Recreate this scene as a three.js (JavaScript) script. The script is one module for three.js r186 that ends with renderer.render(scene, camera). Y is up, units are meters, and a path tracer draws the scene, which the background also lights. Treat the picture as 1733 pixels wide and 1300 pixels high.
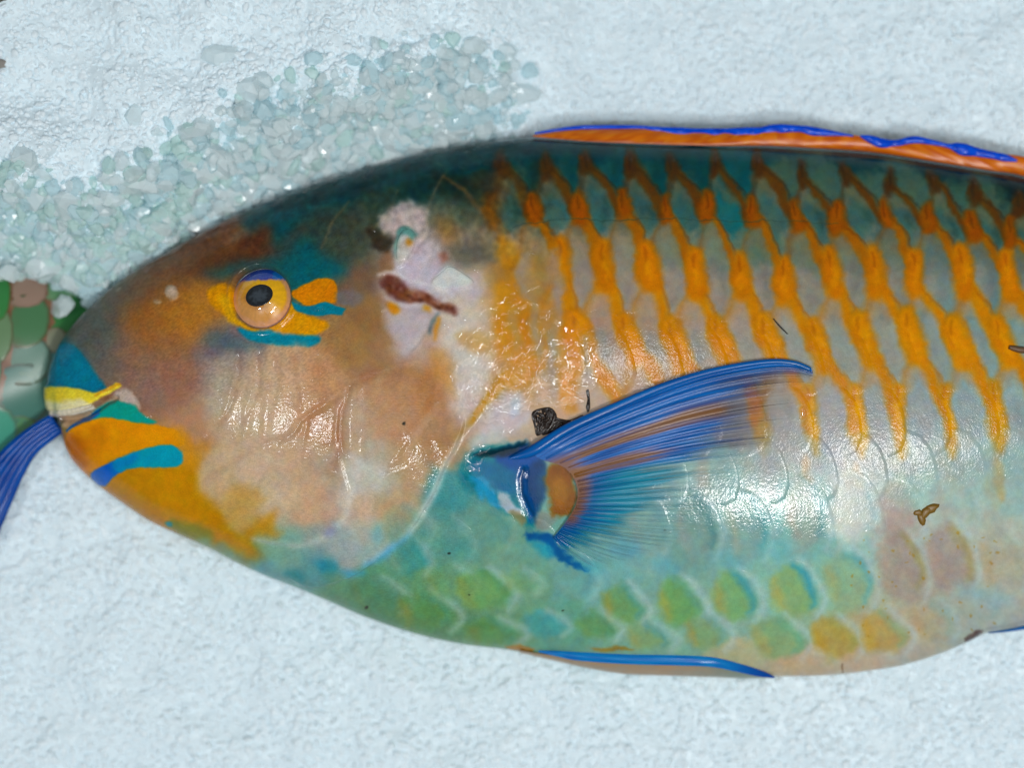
import * as THREE from 'three';
import { RectAreaLightUniformsLib } from 'three/addons/lights/RectAreaLightUniformsLib.js';
import { mergeGeometries } from 'three/addons/utils/BufferGeometryUtils.js';
import { createNoise2D, createNoise3D } from 'simplex-noise';

// ---------------------------------------------------------------- camera, light, exposure
// One chart unit is 0.2 mm. Chart u runs along the fish from the snout, v from the back to the belly.
const S = 0.0002, HIGH = 0.8, U0 = 866.5, V0 = 650;
const X = (u) => (u - U0) * S, Z = (v) => (v - V0) * S;
const scene = new THREE.Scene();
const camera = new THREE.PerspectiveCamera(2 * Math.atan(0.13 / HIGH) * 180 / Math.PI, 1733 / 1300, 0.05, 30);
camera.up.set(0, 0, -1);
camera.position.set(0, HIGH, 0);
camera.lookAt(0, 0, 0);
camera.focus = HIGH - 0.029;
camera.userData.fStop = 2.7;
const renderer = new THREE.WebGLRenderer({ antialias: true });
renderer.toneMapping = THREE.LinearToneMapping;
renderer.toneMappingExposure = 0.68;
renderer.shadowMap.enabled = true;
scene.background = new THREE.Color(0.18, 0.19, 0.20);
RectAreaLightUniformsLib.init();

const LAMPS = [  // the fill panel and small glint lamps are added, unseen sources
  // label, position, width, height, radiance, colour
  ['strip lamp hanging over the tail end of the belly', [0.55, 1.6, 0.36], 0.6, 0.24, 15, [1, 0.985, 0.96]],
  ['added wide dim fill panel high over the stall, out of view', [0.25, 2.2, 0.3], 1.4, 1.0, 1.7, [0.96, 0.985, 1]],
  ['added small square glint lamp in front of the belly, out of view', [0.4, 1.6, 0.55], 0.12, 0.12, 190, [1, 0.985, 0.96]],
  ['added small square glint lamp off to the tail side, out of view', [0.62, 1.6, 0.28], 0.12, 0.12, 160, [1, 0.985, 0.96]],
  ['added small square glint lamp off to the snout side, out of view', [-0.62, 1.6, 0.26], 0.12, 0.12, 150, [0.97, 0.985, 1]],
  ['added small square glint lamp just beyond the back, out of view', [0.2, 1.65, -0.2], 0.1, 0.1, 70, [0.95, 0.98, 1]],
];

// ---------------------------------------------------------------- helpers
let seed = 20240607;
const rnd = () => { seed = (seed + 0x6d2b79f5) | 0; let t = Math.imul(seed ^ (seed >>> 15), 1 | seed); t = (t + Math.imul(t ^ (t >>> 7), 61 | t)) ^ t; return ((t ^ (t >>> 14)) >>> 0) / 4294967296; };
const N2 = createNoise2D(rnd), N2b = createNoise2D(rnd), N3 = createNoise3D(rnd);
const clamp = (x, a = 0, b = 1) => Math.min(b, Math.max(a, x));
const sst = (a, b, x) => { const t = clamp((x - a) / (b - a)); return t * t * (3 - 2 * t); };
const lerp = (a, b, t) => a + (b - a) * t;
const hex = (h) => [parseInt(h.slice(0, 2), 16), parseInt(h.slice(2, 4), 16), parseInt(h.slice(4, 6), 16)];
const lin = (c) => { c /= 255; return c <= 0.04045 ? c / 12.92 : ((c + 0.055) / 1.055) ** 2.4; };
const linc = (h) => hex(h).map(lin);
const mix3 = (a, b, t) => [lerp(a[0], b[0], t), lerp(a[1], b[1], t), lerp(a[2], b[2], t)];
function along(table) {                       // smooth curve through [x, y] pairs
  const n = table.length, m = [];
  for (let i = 0; i < n; i++) {
    const a = table[Math.max(0, i - 1)], b = table[Math.min(n - 1, i + 1)];
    m.push((b[1] - a[1]) / (b[0] - a[0]));
  }
  return (x) => {
    if (x <= table[0][0]) return table[0][1];
    if (x >= table[n - 1][0]) return table[n - 1][1];
    let i = 0; while (table[i + 1][0] < x) i++;
    const [x0, y0] = table[i], [x1, y1] = table[i + 1], h = x1 - x0, t = (x - x0) / h, t2 = t * t, t3 = t2 * t;
    return (2 * t3 - 3 * t2 + 1) * y0 + (t3 - 2 * t2 + t) * h * m[i] + (-2 * t3 + 3 * t2) * y1 + (t3 - t2) * h * m[i + 1];
  };
}
function spline(pts, closed, step = 7) {      // points on a Catmull-Rom curve
  const n = pts.length, out = [], P = (i) => closed ? pts[(i + n) % n] : pts[clamp(i, 0, n - 1)];
  for (let i = 0; i < (closed ? n : n - 1); i++) {
    const a = P(i - 1), b = P(i), c = P(i + 1), d = P(i + 2), k = Math.max(1, Math.min(10, Math.round(Math.hypot(c[0] - b[0], c[1] - b[1]) / step)));
    for (let j = 0; j < k; j++) {
      const t = j / k, q = [];
      for (let e = 0; e < b.length; e++) q.push(0.5 * (2 * b[e] + (c[e] - a[e]) * t + (2 * a[e] - 5 * b[e] + 4 * c[e] - d[e]) * t * t + (3 * b[e] - a[e] - 3 * c[e] + d[e]) * t * t * t));
      out.push(q);
    }
  }
  if (!closed) out.push(pts[n - 1].slice());
  return out;
}
const taken = new Map();
function numbered(name) { const k = taken.get(name) ?? 0; taken.set(name, k + 1); return k ? name + '_' + String(k).padStart(3, '0') : name; }
function shade(o) { o.castShadow = o.receiveShadow = true; return o; }
function part(name, geometry, material, parent, label) {
  const m = shade(new THREE.Mesh(geometry, material)); m.name = name; parent.add(m);
  if (label) m.userData.label = label;
  return m;
}
function tag(o, label, category, group, kind) {
  if (kind) o.userData.kind = kind;
  o.userData.label = label; o.userData.category = category;
  if (group) o.userData.group = group;
  return o;
}
function thing(name, label, category, group) { const g = new THREE.Group(); g.name = numbered(name); scene.add(g); return tag(g, label, category, group); }
function single(name, geometry, material, label, category, group, kind) {
  const m = shade(new THREE.Mesh(geometry, material)); m.name = numbered(name); scene.add(m); return tag(m, label, category, group, kind);
}
function grid(nu, nv, f, closeU = false) {   // f(i/nu, j/nv) -> {p, uv, c}
  const pos = [], uv = [], col = [], idx = [];
  for (let j = 0; j <= nv; j++) for (let i = 0; i <= nu; i++) { const r = f(i / nu, j / nv); pos.push(...r.p); if (r.uv) uv.push(...r.uv); if (r.c) col.push(...r.c); }
  const w = nu + 1;
  for (let j = 0; j < nv; j++) for (let i = 0; i < nu; i++) { const a = j * w + i, b = a + 1, c = a + w, d = c + 1; idx.push(a, c, b, b, c, d); }
  const g = new THREE.BufferGeometry();
  g.setAttribute('position', new THREE.Float32BufferAttribute(pos, 3));
  if (uv.length) g.setAttribute('uv', new THREE.Float32BufferAttribute(uv, 2));
  if (col.length) g.setAttribute('color', new THREE.Float32BufferAttribute(col, col.length / (pos.length / 3)));
  g.setIndex(idx); g.computeVertexNormals();
  return g;
}
function tube(points, radius, sides = 8, color) {   // tapered tube through [x, y, z] points, closed at both ends
  const n = points.length, V = points.map((p) => new THREE.Vector3(...p)), pos = [], idx = [], col = [];
  let up = new THREE.Vector3(0, 1, 0);
  for (let i = 0; i < n; i++) {
    const t = V[Math.min(n - 1, i + 1)].clone().sub(V[Math.max(0, i - 1)]).normalize();
    const s = new THREE.Vector3().crossVectors(t, up).normalize(), q = new THREE.Vector3().crossVectors(s, t).normalize();
    for (let k = 0; k < sides; k++) {
      const a = k / sides * 2 * Math.PI, [rs, rq] = radius(i / (n - 1)), e = V[i].clone().addScaledVector(s, Math.cos(a) * rs).addScaledVector(q, Math.sin(a) * rq);
      pos.push(e.x, e.y, e.z); if (color) col.push(...color(i / (n - 1), a));
      if (i < n - 1) { const b = i * sides + k, c = i * sides + (k + 1) % sides; idx.push(b, c, b + sides, c, c + sides, b + sides); }
    }
  }
  for (const e of [0, n - 1]) { const c = pos.length / 3; pos.push(V[e].x, V[e].y, V[e].z); if (color) col.push(...color(e ? 1 : 0, 0)); for (let k = 0; k < sides; k++) { const a = e * sides + k, b = e * sides + (k + 1) % sides; e ? idx.push(a, b, c) : idx.push(b, a, c); } }
  const g = new THREE.BufferGeometry();
  g.setAttribute('position', new THREE.Float32BufferAttribute(pos, 3));
  if (col.length) g.setAttribute('color', new THREE.Float32BufferAttribute(col, col.length / (pos.length / 3)));
  g.setIndex(idx); g.computeVertexNormals();
  return g;
}

for (const [label, at, w, h, power, color] of LAMPS) {
  const lamp = thing('unseen_lamp', label, 'lamp', 'lamps hanging round the stall');
  lamp.position.set(...at); lamp.lookAt(0, 0, 0);
  part('housing', new THREE.BoxGeometry(w + 0.04, h + 0.04, 0.05).translate(0, 0, -0.03), new THREE.MeshStandardMaterial({ color: 0xd8d8d4, roughness: 0.5 }), lamp);
  part('diffuser', new THREE.BoxGeometry(w, h, 0.006), new THREE.MeshStandardMaterial({ color: 0xffffff, emissive: new THREE.Color(...color), emissiveIntensity: 0.8 }), lamp);
  const light = new THREE.RectAreaLight(new THREE.Color(...color), power, w, h);
  light.position.set(...at); light.lookAt(0, 0, 0);
  light.translateZ(-0.008);
  scene.add(light);
}

// ---------------------------------------------------------------- the fish's skin chart: pigment and relief, drawn over its flank
const CW = 2420, CH = 1240, CN = CW * CH;
const CR = new Float32Array(CN), CG = new Float32Array(CN), CB = new Float32Array(CN), RELIEF = new Float32Array(CN), FINE = new Float32Array(CN), WX = new Float32Array(CN), WY = new Float32Array(CN);
for (let y = 0, i = 0; y < CH; y++) for (let x = 0; x < CW; x++, i++) {
  WX[i] = N2(x / 70, y / 70) * 6 + N2(x / 19 + 50, y / 19) * 2.6 + N2(x / 7 + 90, y / 7) * 0.9;
  WY[i] = N2b(x / 70, y / 70) * 6 + N2b(x / 19 + 50, y / 19) * 2.6 + N2b(x / 7 + 90, y / 7) * 0.9;
}
// pigment of the broad areas, plus painted glare on the lower flank: [u, v, colour]
const TONES = [
  [110, 610, '0c7f98'], [150, 560, '6a6a62'], [200, 490, '7d6a55'], [170, 600, '7a716a'], [230, 480, '8a6448'], [280, 445, '866044'], [340, 400, '6d4a33'], [400, 385, '7a4c2e'], [440, 410, '704a32'],
  [260, 540, 'a8743e'], [320, 540, 'b88440'], [300, 590, 'a47650'], [230, 600, '9c745a'], [200, 640, '9a7460'], [250, 660, '9c7868'], [300, 640, 'a5745c'], [360, 590, '7d7078'], [360, 640, 'a08478'],
  [380, 700, 'c8ae90'], [440, 680, 'cbb292'], [500, 660, 'ceac8a'], [540, 640, 'c8966c'], [330, 720, 'bb8c6a'], [320, 760, 'c29048'], [360, 800, 'c8ae8c'], [440, 780, 'ceb496'], [500, 760, 'c8a888'],
  [540, 720, 'b98a62'], [400, 860, 'c8a25c'], [480, 840, 'ceb698'], [540, 850, 'c8a890'], [580, 800, 'bca890'], [600, 700, 'c0a488'], [640, 680, 'c0946e'], [700, 650, 'b4845c'], [740, 640, 'b88a5c'],
  [680, 720, 'bd9470'], [730, 700, 'b98c66'], [690, 780, 'c2a078'], [740, 760, 'b48a60'], [640, 800, 'b8b09c'], [660, 860, 'c4a880'], [610, 870, 'c8b09c'], [580, 920, 'a8a8a0'], [640, 920, '9cb0a0'],
  [480, 940, '7fae9e'], [430, 940, '8a9a60'], [540, 960, '62a0a4'], [460, 960, '6fa8a8'], [280, 860, 'c08a14'], [350, 900, 'b8840e'], [200, 760, 'd88a12'],
  [520, 340, '155c62'], [460, 350, '1a5a5c'], [600, 310, '0f5560'], [700, 275, '0e5560'], [800, 258, '0e4f58'], [560, 380, '3a5850'], [620, 370, '4a5a48'], [540, 440, '127078'], [600, 420, '5d6a5a'],
  [600, 460, '8a6a50'], [640, 330, '2f5f58'], [700, 320, '2f5c50'], [690, 380, 'c4b0a8'], [760, 310, '2f4f40'], [760, 370, '6a7560'], [800, 340, '52644e'], [820, 400, '8a7c64'], [780, 420, '8f8474'],
  [720, 440, 'c8b8c0'], [760, 480, 'd0cccc'], [700, 480, 'c8bcc8'], [690, 560, 'b8aab0'], [620, 540, 'a0784c'], [600, 580, 'a88050'], [640, 600, 'a88058'], [720, 580, 'c4a490'], [780, 560, 'd0c0ac'],
  [790, 620, 'd0c8c0'], [820, 520, 'cba878'], [830, 580, 'cf9a58'], [780, 680, 'c8b0a8'], [850, 640, 'c8a070'], [850, 700, 'bfae9c'], [880, 660, 'c0a888'], [870, 440, 'b08848'], [870, 500, 'c89030'], [860, 560, 'cf9440'],
  [900, 240, '0e4a52'], [1000, 250, '0d4c54'], [1150, 252, '0e5058'], [1300, 258, '0f4f58'], [1450, 266, '0f4a52'], [1600, 290, '123f48'], [1720, 310, '16383e'],
  [900, 300, '254b40'], [960, 290, '1a5c5c'], [1030, 300, '1a6468'], [1100, 300, '125c60'], [1180, 295, '125a5c'], [1250, 295, '126a70'], [1320, 300, '4f7060'], [1400, 310, '4c7468'], [1480, 320, '4c7468'], [1560, 330, '507868'], [1640, 345, '4a7462'], [1710, 360, '48685a'],
  [900, 350, '3a5a4e'], [940, 360, '447a78'], [1010, 360, '4c7874'], [1090, 360, '44706c'], [1160, 360, '3f706c'], [1230, 365, '0f7c84'], [1300, 370, '4a7a74'], [1400, 380, '50756c'], [1500, 380, '4c7470'], [1600, 390, '4c766c'], [1700, 400, '4c7464'],
  [900, 420, '9c8a6a'], [970, 420, '9a9280'], [1050, 420, '8c9080'], [1130, 410, '7a8c7e'], [1200, 410, '728a7c'], [1280, 410, '5e8074'], [1360, 420, '6a8478'], [1450, 420, '728478'], [1530, 420, '6a8076'], [1600, 420, '66807a'], [1690, 430, '667c70'],
  [930, 500, 'a08c78'], [990, 500, 'a0948a'], [1060, 490, '9a948c'], [1130, 490, '98958e'], [1200, 490, '94948c'], [1280, 490, '90928a'], [1350, 500, '8c9088'], [1430, 500, '8a948c'], [1500, 500, '849088'], [1590, 500, '7a9490'], [1670, 500, '6c9090'],
  [920, 600, 'c09860'], [1000, 590, 'a88c7c'], [1090, 580, 'a59280'], [1170, 570, 'a4988c'], [1250, 565, 'a09890'], [1340, 570, '98a09c'], [1410, 590, '94a09c'], [1490, 590, '9aa49c'], [1570, 590, '92a29c'], [1650, 600, '88a4a0'], [1725, 600, '84a4a0'],
  [930, 670, 'c8a88c'], [1000, 660, 'bca898'], [1080, 650, 'b8a498'], [1200, 660, 'b0a498'], [1300, 670, 'a8a49c'], [1400, 700, 'a8a8a4'], [1480, 700, '9ca6a4'], [1560, 700, '94a8a8'], [1650, 690, '94b0b0'], [1725, 700, '94b8b4'],
  [1250, 720, 'a49e96'], [1320, 760, 'a4a6a2'], [1400, 780, 'a8aeb0'], [1480, 770, 'a4aca8'], [1550, 770, 'a4b4b0'], [1640, 770, '9cb8b4'], [1720, 780, '94bcb8'], [1100, 740, '98a8a0'],
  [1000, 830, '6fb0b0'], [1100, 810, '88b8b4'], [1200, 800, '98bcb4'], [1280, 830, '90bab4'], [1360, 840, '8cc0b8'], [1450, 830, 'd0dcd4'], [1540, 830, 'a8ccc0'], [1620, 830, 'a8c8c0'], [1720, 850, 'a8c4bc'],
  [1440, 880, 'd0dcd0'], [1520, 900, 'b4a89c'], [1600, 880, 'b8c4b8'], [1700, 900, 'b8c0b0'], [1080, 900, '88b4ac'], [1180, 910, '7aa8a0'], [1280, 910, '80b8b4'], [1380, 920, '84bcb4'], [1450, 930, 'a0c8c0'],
  [760, 830, '4a9a9c'], [800, 900, '6aa092'], [700, 930, '62a090'], [640, 980, '64a07c'], [720, 1000, '6aa074'], [800, 980, '74a88c'], [860, 950, '78a890'], [900, 1000, '74a888'], [960, 980, '70aca4'], [1020, 970, '7ab4b0'],
  [560, 1000, '6a9c78'], [650, 1040, '5f9468'], [750, 1060, '649868'], [850, 1080, '70a078'], [950, 1050, '6aa890'], [1050, 1060, '80b098'], [1150, 1060, '84b49c'], [1250, 1060, '90b8a4'], [1350, 1060, '98b898'], [1300, 1000, '8cc0ac'],
  [1400, 1000, '90c0a4'], [1480, 1000, 'b0b8a0'], [1560, 980, 'b0a898'], [1650, 960, 'b8b8a4'], [1720, 950, 'b8b49c'], [1450, 1060, 'b8b088'], [1550, 1060, 'c0b090'], [1350, 1120, 'c8b090'], [1450, 1120, 'c8b498'], [1540, 1100, 'bcb4a0'],
  [1620, 1060, 'a8b4a8'], [1700, 1040, 'b0b8b0'], [1250, 1110, 'b8b890'], [1720, 1000, 'b4b8a8'],
  [1900, 400, '48685a'], [1900, 550, '6c9090'], [1900, 700, '84a4a0'], [1900, 900, 'a8c0b0'], [2150, 560, '5c8078'], [2150, 700, '84a4a0'], [2300, 640, '4a8890'],
].map(([u, v, h]) => { const c = hex(h), warm = u > 880 && u < 1560 && v > 400 && v < 700 ? 1 : 0; return [u, v, c[0] + 10 * warm, c[1] + warm, c[2] - 8 * warm]; });
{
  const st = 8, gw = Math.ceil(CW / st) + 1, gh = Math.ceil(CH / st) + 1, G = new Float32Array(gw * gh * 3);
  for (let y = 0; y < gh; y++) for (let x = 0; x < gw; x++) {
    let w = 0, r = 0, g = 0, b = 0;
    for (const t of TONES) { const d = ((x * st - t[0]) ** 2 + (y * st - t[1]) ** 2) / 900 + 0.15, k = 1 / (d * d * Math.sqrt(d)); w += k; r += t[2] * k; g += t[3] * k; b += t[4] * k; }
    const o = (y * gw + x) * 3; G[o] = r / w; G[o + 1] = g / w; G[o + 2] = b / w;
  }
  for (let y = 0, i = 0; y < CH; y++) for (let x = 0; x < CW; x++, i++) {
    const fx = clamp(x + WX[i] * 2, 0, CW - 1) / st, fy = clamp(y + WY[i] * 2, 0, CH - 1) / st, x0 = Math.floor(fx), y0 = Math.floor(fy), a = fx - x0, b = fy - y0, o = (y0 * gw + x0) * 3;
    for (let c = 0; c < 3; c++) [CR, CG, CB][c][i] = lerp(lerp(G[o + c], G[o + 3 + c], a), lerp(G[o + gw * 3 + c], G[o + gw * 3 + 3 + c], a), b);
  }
}
// cover(points, feather, warp, use): calls use(index, 0..1, signed distance inside) over a closed outline
function cover(pts, f, w, use) {
  const c = spline(pts, true, 9), n = c.length;
  let a0 = 1e9, a1 = -1e9, b0 = 1e9, b1 = -1e9;
  for (const p of c) { a0 = Math.min(a0, p[0]); a1 = Math.max(a1, p[0]); b0 = Math.min(b0, p[1]); b1 = Math.max(b1, p[1]); }
  const e = f + 12 * w + 2;
  for (let y = Math.max(0, Math.floor(b0 - e)); y < Math.min(CH, b1 + e); y++) for (let x = Math.max(0, Math.floor(a0 - e)); x < Math.min(CW, a1 + e); x++) {
    const i = y * CW + x, px = x + WX[i] * w, py = y + WY[i] * w;
    let d = 1e9, inside = false;
    for (let k = 0, j = n - 1; k < n; j = k++) {
      const ax = c[j][0], ay = c[j][1], ex = c[k][0] - ax, ey = c[k][1] - ay, qx = px - ax, qy = py - ay, t = clamp((qx * ex + qy * ey) / (ex * ex + ey * ey + 1e-9)), rx = qx - ex * t, ry = qy - ey * t, q = rx * rx + ry * ry;
      if (q < d) d = q;
      if ((ay > py) !== (c[k][1] > py) && px < ex * (py - ay) / ey + ax) inside = !inside;
    }
    d = Math.sqrt(d) * (inside ? 1 : -1);
    if (d > -f) use(i, f > 0 ? sst(-f, f, d) : +(d > 0), d);
  }
}
// trace(points [u, v, half width], feather, warp, use): calls use(index, 0..1, distance / half width, side)
function trace(pts, f, w, use) {
  const c = spline(pts, false, 8), n = c.length, wide = Math.max(...c.map((p) => p[2]));
  let a0 = 1e9, a1 = -1e9, b0 = 1e9, b1 = -1e9;
  for (const p of c) { a0 = Math.min(a0, p[0]); a1 = Math.max(a1, p[0]); b0 = Math.min(b0, p[1]); b1 = Math.max(b1, p[1]); }
  const e = wide + f + 12 * w + 2;
  for (let y = Math.max(0, Math.floor(b0 - e)); y < Math.min(CH, b1 + e); y++) for (let x = Math.max(0, Math.floor(a0 - e)); x < Math.min(CW, a1 + e); x++) {
    const i = y * CW + x, px = x + WX[i] * w, py = y + WY[i] * w;
    let d = 1e9, hw = 1, side = 1;
    for (let k = 0; k < n - 1; k++) {
      const ax = c[k][0], ay = c[k][1], ex = c[k + 1][0] - ax, ey = c[k + 1][1] - ay, qx = px - ax, qy = py - ay, t = clamp((qx * ex + qy * ey) / (ex * ex + ey * ey + 1e-9)), rx = qx - ex * t, ry = qy - ey * t, q = Math.sqrt(rx * rx + ry * ry), h = lerp(c[k][2], c[k + 1][2], t);
      if (q - h < d) { d = q - h; hw = h; side = ex * qy - ey * qx > 0 ? 1 : -1; }
    }
    if (d < f) use(i, sst(f, -f, d), (d + hw) / hw, side);
  }
}
const ink = (rgb, a) => (i, k) => { k *= a; CR[i] += (rgb[0] - CR[i]) * k; CG[i] += (rgb[1] - CG[i]) * k; CB[i] += (rgb[2] - CB[i]) * k; };
const blob = (h, pts, f = 4, a = 1, w = 0.6) => cover(pts, f, w, ink(hex(h), a));
const line = (h, pts, f = 2, a = 1, w = 0.4) => trace(pts, f, w, ink(hex(h), a));
const spot = (h, u, v, ru, rv = ru, f = 3, a = 1, turn = 0, w = 0.6) => {
  const p = []; for (let k = 0; k < 10; k++) { const t = k / 10 * 2 * Math.PI, x = Math.cos(t) * ru, y = Math.sin(t) * rv; p.push([u + x * Math.cos(turn) - y * Math.sin(turn), v + x * Math.sin(turn) + y * Math.cos(turn)]); }
  blob(h, p, f, a, w);
};
const mm = 1e-3;
const raise = (h, pts, f, w = 0.4) => cover(pts, f, w, (i, k) => { RELIEF[i] += h * mm * k; });                         // plateau
const lip = (h, pts, reach, f = 2.5, mask) => cover(pts, f, 0.25, (i, k, d) => { RELIEF[i] += h * mm * k * Math.exp(-Math.max(0, d) / reach) * (mask ? mask(i % CW, Math.floor(i / CW)) : 1); }); // proud edge that sinks inwards
const ridge = (h, pts, f = 3) => trace(pts, f * 3, 0.3, (i, k) => { RELIEF[i] += h * mm * k; });
const crease = (h, pts, f = 2) => trace(pts, f * 2, 0.4, (i, k) => { FINE[i] += h * mm * k; });

function blend(u0, v0, u1, v1, r) {          // lets neighbouring pigments run into each other
  for (const A of [CR, CG, CB]) for (let pass = 0; pass < 2; pass++) for (const [step, n, m] of [[1, u1 - u0, v1 - v0], [CW, v1 - v0, u1 - u0]]) for (let k = 0; k < m; k++) {
    const o = step === 1 ? (v0 + k) * CW + u0 : v0 * CW + u0 + k, line = new Float32Array(n); let sum = 0;
    for (let i = 0; i < n; i++) line[i] = A[o + i * step];
    for (let i = -r; i <= r; i++) sum += line[clamp(i, 0, n - 1)];
    for (let i = 0; i < n; i++) { A[o + i * step] = sum / (2 * r + 1); sum += line[Math.min(n - 1, i + r + 1)] - line[Math.max(0, i - r)]; }
  }
}
// ---- head
const backLineAt = along([[400, 364], [470, 334], [540, 309], [620, 284], [700, 263], [780, 246], [900, 236]]);
blob('6a7068', [[110, 575], [150, 525], [200, 480], [250, 465], [220, 520], [190, 580], [200, 640], [160, 630]], 24, 0.6);
blob('a86a34', [[200, 500], [260, 455], [330, 470], [340, 540], [300, 600], [240, 590], [200, 560]], 34, 0.3);
blob('bc8030', [[270, 520], [330, 490], [400, 480], [395, 530], [360, 570], [300, 560]], 24, 0.55);
blob('8f5c34', [[330, 395], [385, 368], [420, 380], [400, 420], [350, 440], [310, 430]], 14, 0.6);
blob('74462c', [[425, 385], [455, 365], [470, 400], [455, 440], [420, 455], [380, 450], [395, 420]], 12, 0.7, 1);
blob('86502c', [[470, 415], [500, 390], [512, 372], [520, 388], [498, 405]], 5, 0.7);
blob('0f5d66', [[410, 365], [460, 335], [480, 345], [462, 385], [440, 375], [428, 395]], 7, 0.9);
blob('11636c', [[470, 350], [540, 315], [600, 300], [560, 350], [500, 380], [470, 412], [462, 395]], 8, 0.9);
blob('44584c', [[505, 380], [530, 350], [560, 345], [590, 380], [570, 410], [530, 420]], 10, 0.6);
blob('505a4a', [[540, 420], [600, 350], [625, 400], [605, 430], [570, 445]], 9, 0.8);
blob('3e5a4a', [[600, 345], [640, 300], [680, 330], [655, 375], [628, 385]], 9, 0.75);
blob('0f7480', [[345, 462], [400, 447], [430, 440], [480, 440], [540, 445], [590, 455], [575, 472], [530, 472], [495, 495], [470, 465], [420, 455], [380, 468]], 9, 0.8, 0.9);
blob('126a74', [[470, 400], [510, 395], [545, 430], [590, 440], [560, 458], [480, 445], [462, 420]], 16, 0.5, 1);
line('8a735c', [[505, 385, 1.2], [515, 350, 1], [550, 320, 1]], 1.6, 0.5);
line('a38a6c', [[610, 345, 1], [622, 375, 1.4], [626, 388, 1]], 1.3, 0.8);
line('9a7e58', [[670, 325, 1.2], [700, 290, 1], [745, 272, 1]], 1.4, 0.7);
line('c8c0ac', [[385, 410, 2], [402, 400, 3], [420, 390, 2]], 3, 0.55);
blob('1d3a34', [[735, 300], [760, 285], [795, 300], [810, 335], [780, 345], [745, 330]], 14, 0.8); blob('14464a', [[665, 330], [700, 295], [735, 300], [730, 335], [700, 350], [670, 345]], 12, 0.75); blob('12585e', [[700, 268], [760, 255], [820, 250], [830, 275], [790, 290], [740, 280]], 10, 0.7);
blob('3c3a26', [[800, 290], [830, 285], [838, 330], [815, 345], [800, 320]], 12, 0.6); blob('b07a34', [[740, 370], [770, 372], [775, 410], [752, 415], [738, 395]], 10, 0.6); blob('2c5a50', [[850, 290], [880, 285], [895, 330], [870, 345], [852, 325]], 10, 0.6); blob('7a5028', [[838, 275], [850, 280], [855, 330], [850, 380], [838, 350]], 7, 0.7);
blend(70, 230, 900, 740, 7);
for (const [h, p] of [['a88a60', [[722, 268, 1], [745, 278, 1.3], [762, 286, 1]]], ['b08a58', [[757, 288, 1.2], [735, 325, 1.6], [724, 358, 1.2]]], ['b87838', [[752, 300, 1.5], [785, 322, 3], [806, 348, 2.5], [816, 356, 1.5]]], ['a08a68', [[815, 358, 1.2], [802, 385, 1.5], [795, 410, 1]]], ['a88458', [[626, 388, 1.3], [650, 372, 1.6], [668, 358, 1.2]]], ['8c8058', [[672, 322, 1], [664, 350, 1.3], [668, 360, 1]]], ['9a7a50', [[590, 340, 1], [565, 375, 1.2], [545, 420, 1.2]]], ['9a8058', [[780, 250, 1], [800, 270, 1.2], [830, 278, 1.2]]]]) line(h, p.map(([x, y, w]) => [x, y, w * 1.4]), 4, 0.4, 0.25);
for (let k = 0; k < 150; k++) { const u = 470 + rnd() * 430, v = backLineAt(u) + 6 + rnd() * 34; spot(['0a3c44', '0c5058', '0f5c62', '143c3c'][Math.floor(rnd() * 4)], u, v, 8 + rnd() * 16, 4 + rnd() * 8, 7, 0.35, -0.3); }
// eye surroundings
blob('dd9a12', [[352, 492], [380, 480], [400, 500], [402, 540], [440, 556], [500, 566], [548, 564], [556, 548], [530, 538], [505, 530], [494, 512], [470, 520], [440, 560], [400, 552], [380, 535], [360, 515]], 5, 0.95);
blob('e0b424', [[372, 500], [392, 508], [402, 540], [420, 552], [395, 550], [378, 530]], 7, 0.6);
blob('d8880e', [[494, 497], [512, 483], [540, 471], [566, 476], [573, 494], [569, 513], [545, 513], [522, 518], [505, 510]], 2.5, 1, 0.3);
blob('0d88a0', [[494, 510], [510, 518], [530, 516], [552, 511], [568, 518], [584, 524], [578, 535], [560, 533], [535, 535], [512, 530], [497, 522]], 2, 1, 0.3);
blob('0d8fa8', [[402, 558], [440, 561], [462, 562], [480, 568], [520, 566], [545, 572], [530, 584], [495, 588], [450, 583], [420, 575]], 4, 0.98, 0.4);
blob('4d7480', [[370, 560], [410, 572], [450, 588], [420, 600], [370, 590], [345, 575]], 12, 0.55);
blob('7c7880', [[572, 495], [590, 488], [612, 500], [600, 520], [575, 515]], 6, 0.7);
spot('c8b49c', 291, 495, 12, 12, 3, 0.75); spot('d2bfa8', 291, 494, 7, 7, 3, 0.7); spot('c0a88c', 266, 509, 6, 4, 3, 0.6);
// snout, lips, chin
blob('0c82a0', [[76, 662], [78, 630], [92, 600], [112, 582], [135, 592], [150, 618], [172, 645], [180, 655], [165, 664], [135, 660], [100, 656]], 5, 1, 0.4);
blob('0d93b0', [[100, 640], [125, 605], [145, 620], [165, 648], [130, 655]], 12, 0.5);
blob('ead548', [[76, 658], [110, 655], [140, 660], [165, 663], [185, 655], [196, 648], [206, 652], [190, 664], [165, 678], [140, 692], [105, 696], [84, 690], [78, 675]], 2.5, 1, 0.3);
blob('f2ecc8', [[80, 680], [110, 678], [140, 680], [155, 684], [140, 692], [105, 697], [84, 692]], 5, 0.8);
blob('e8e0d0', [[86, 694], [110, 698], [140, 693], [158, 686], [160, 692], [130, 702], [104, 706], [94, 702]], 2, 1, 0.2);
blob('c0a080', [[98, 704], [130, 702], [160, 692], [185, 676], [200, 668], [205, 676], [170, 692], [140, 708], [118, 728], [106, 724]], 2.5, 1, 0.3);
line('d09a2c', [[165, 668, 2], [185, 656, 3], [203, 650, 2]], 2, 0.85);
blob('c8b8ac', [[196, 664], [212, 656], [228, 670], [236, 690], [225, 684], [205, 680], [195, 674]], 5, 0.9);
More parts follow.
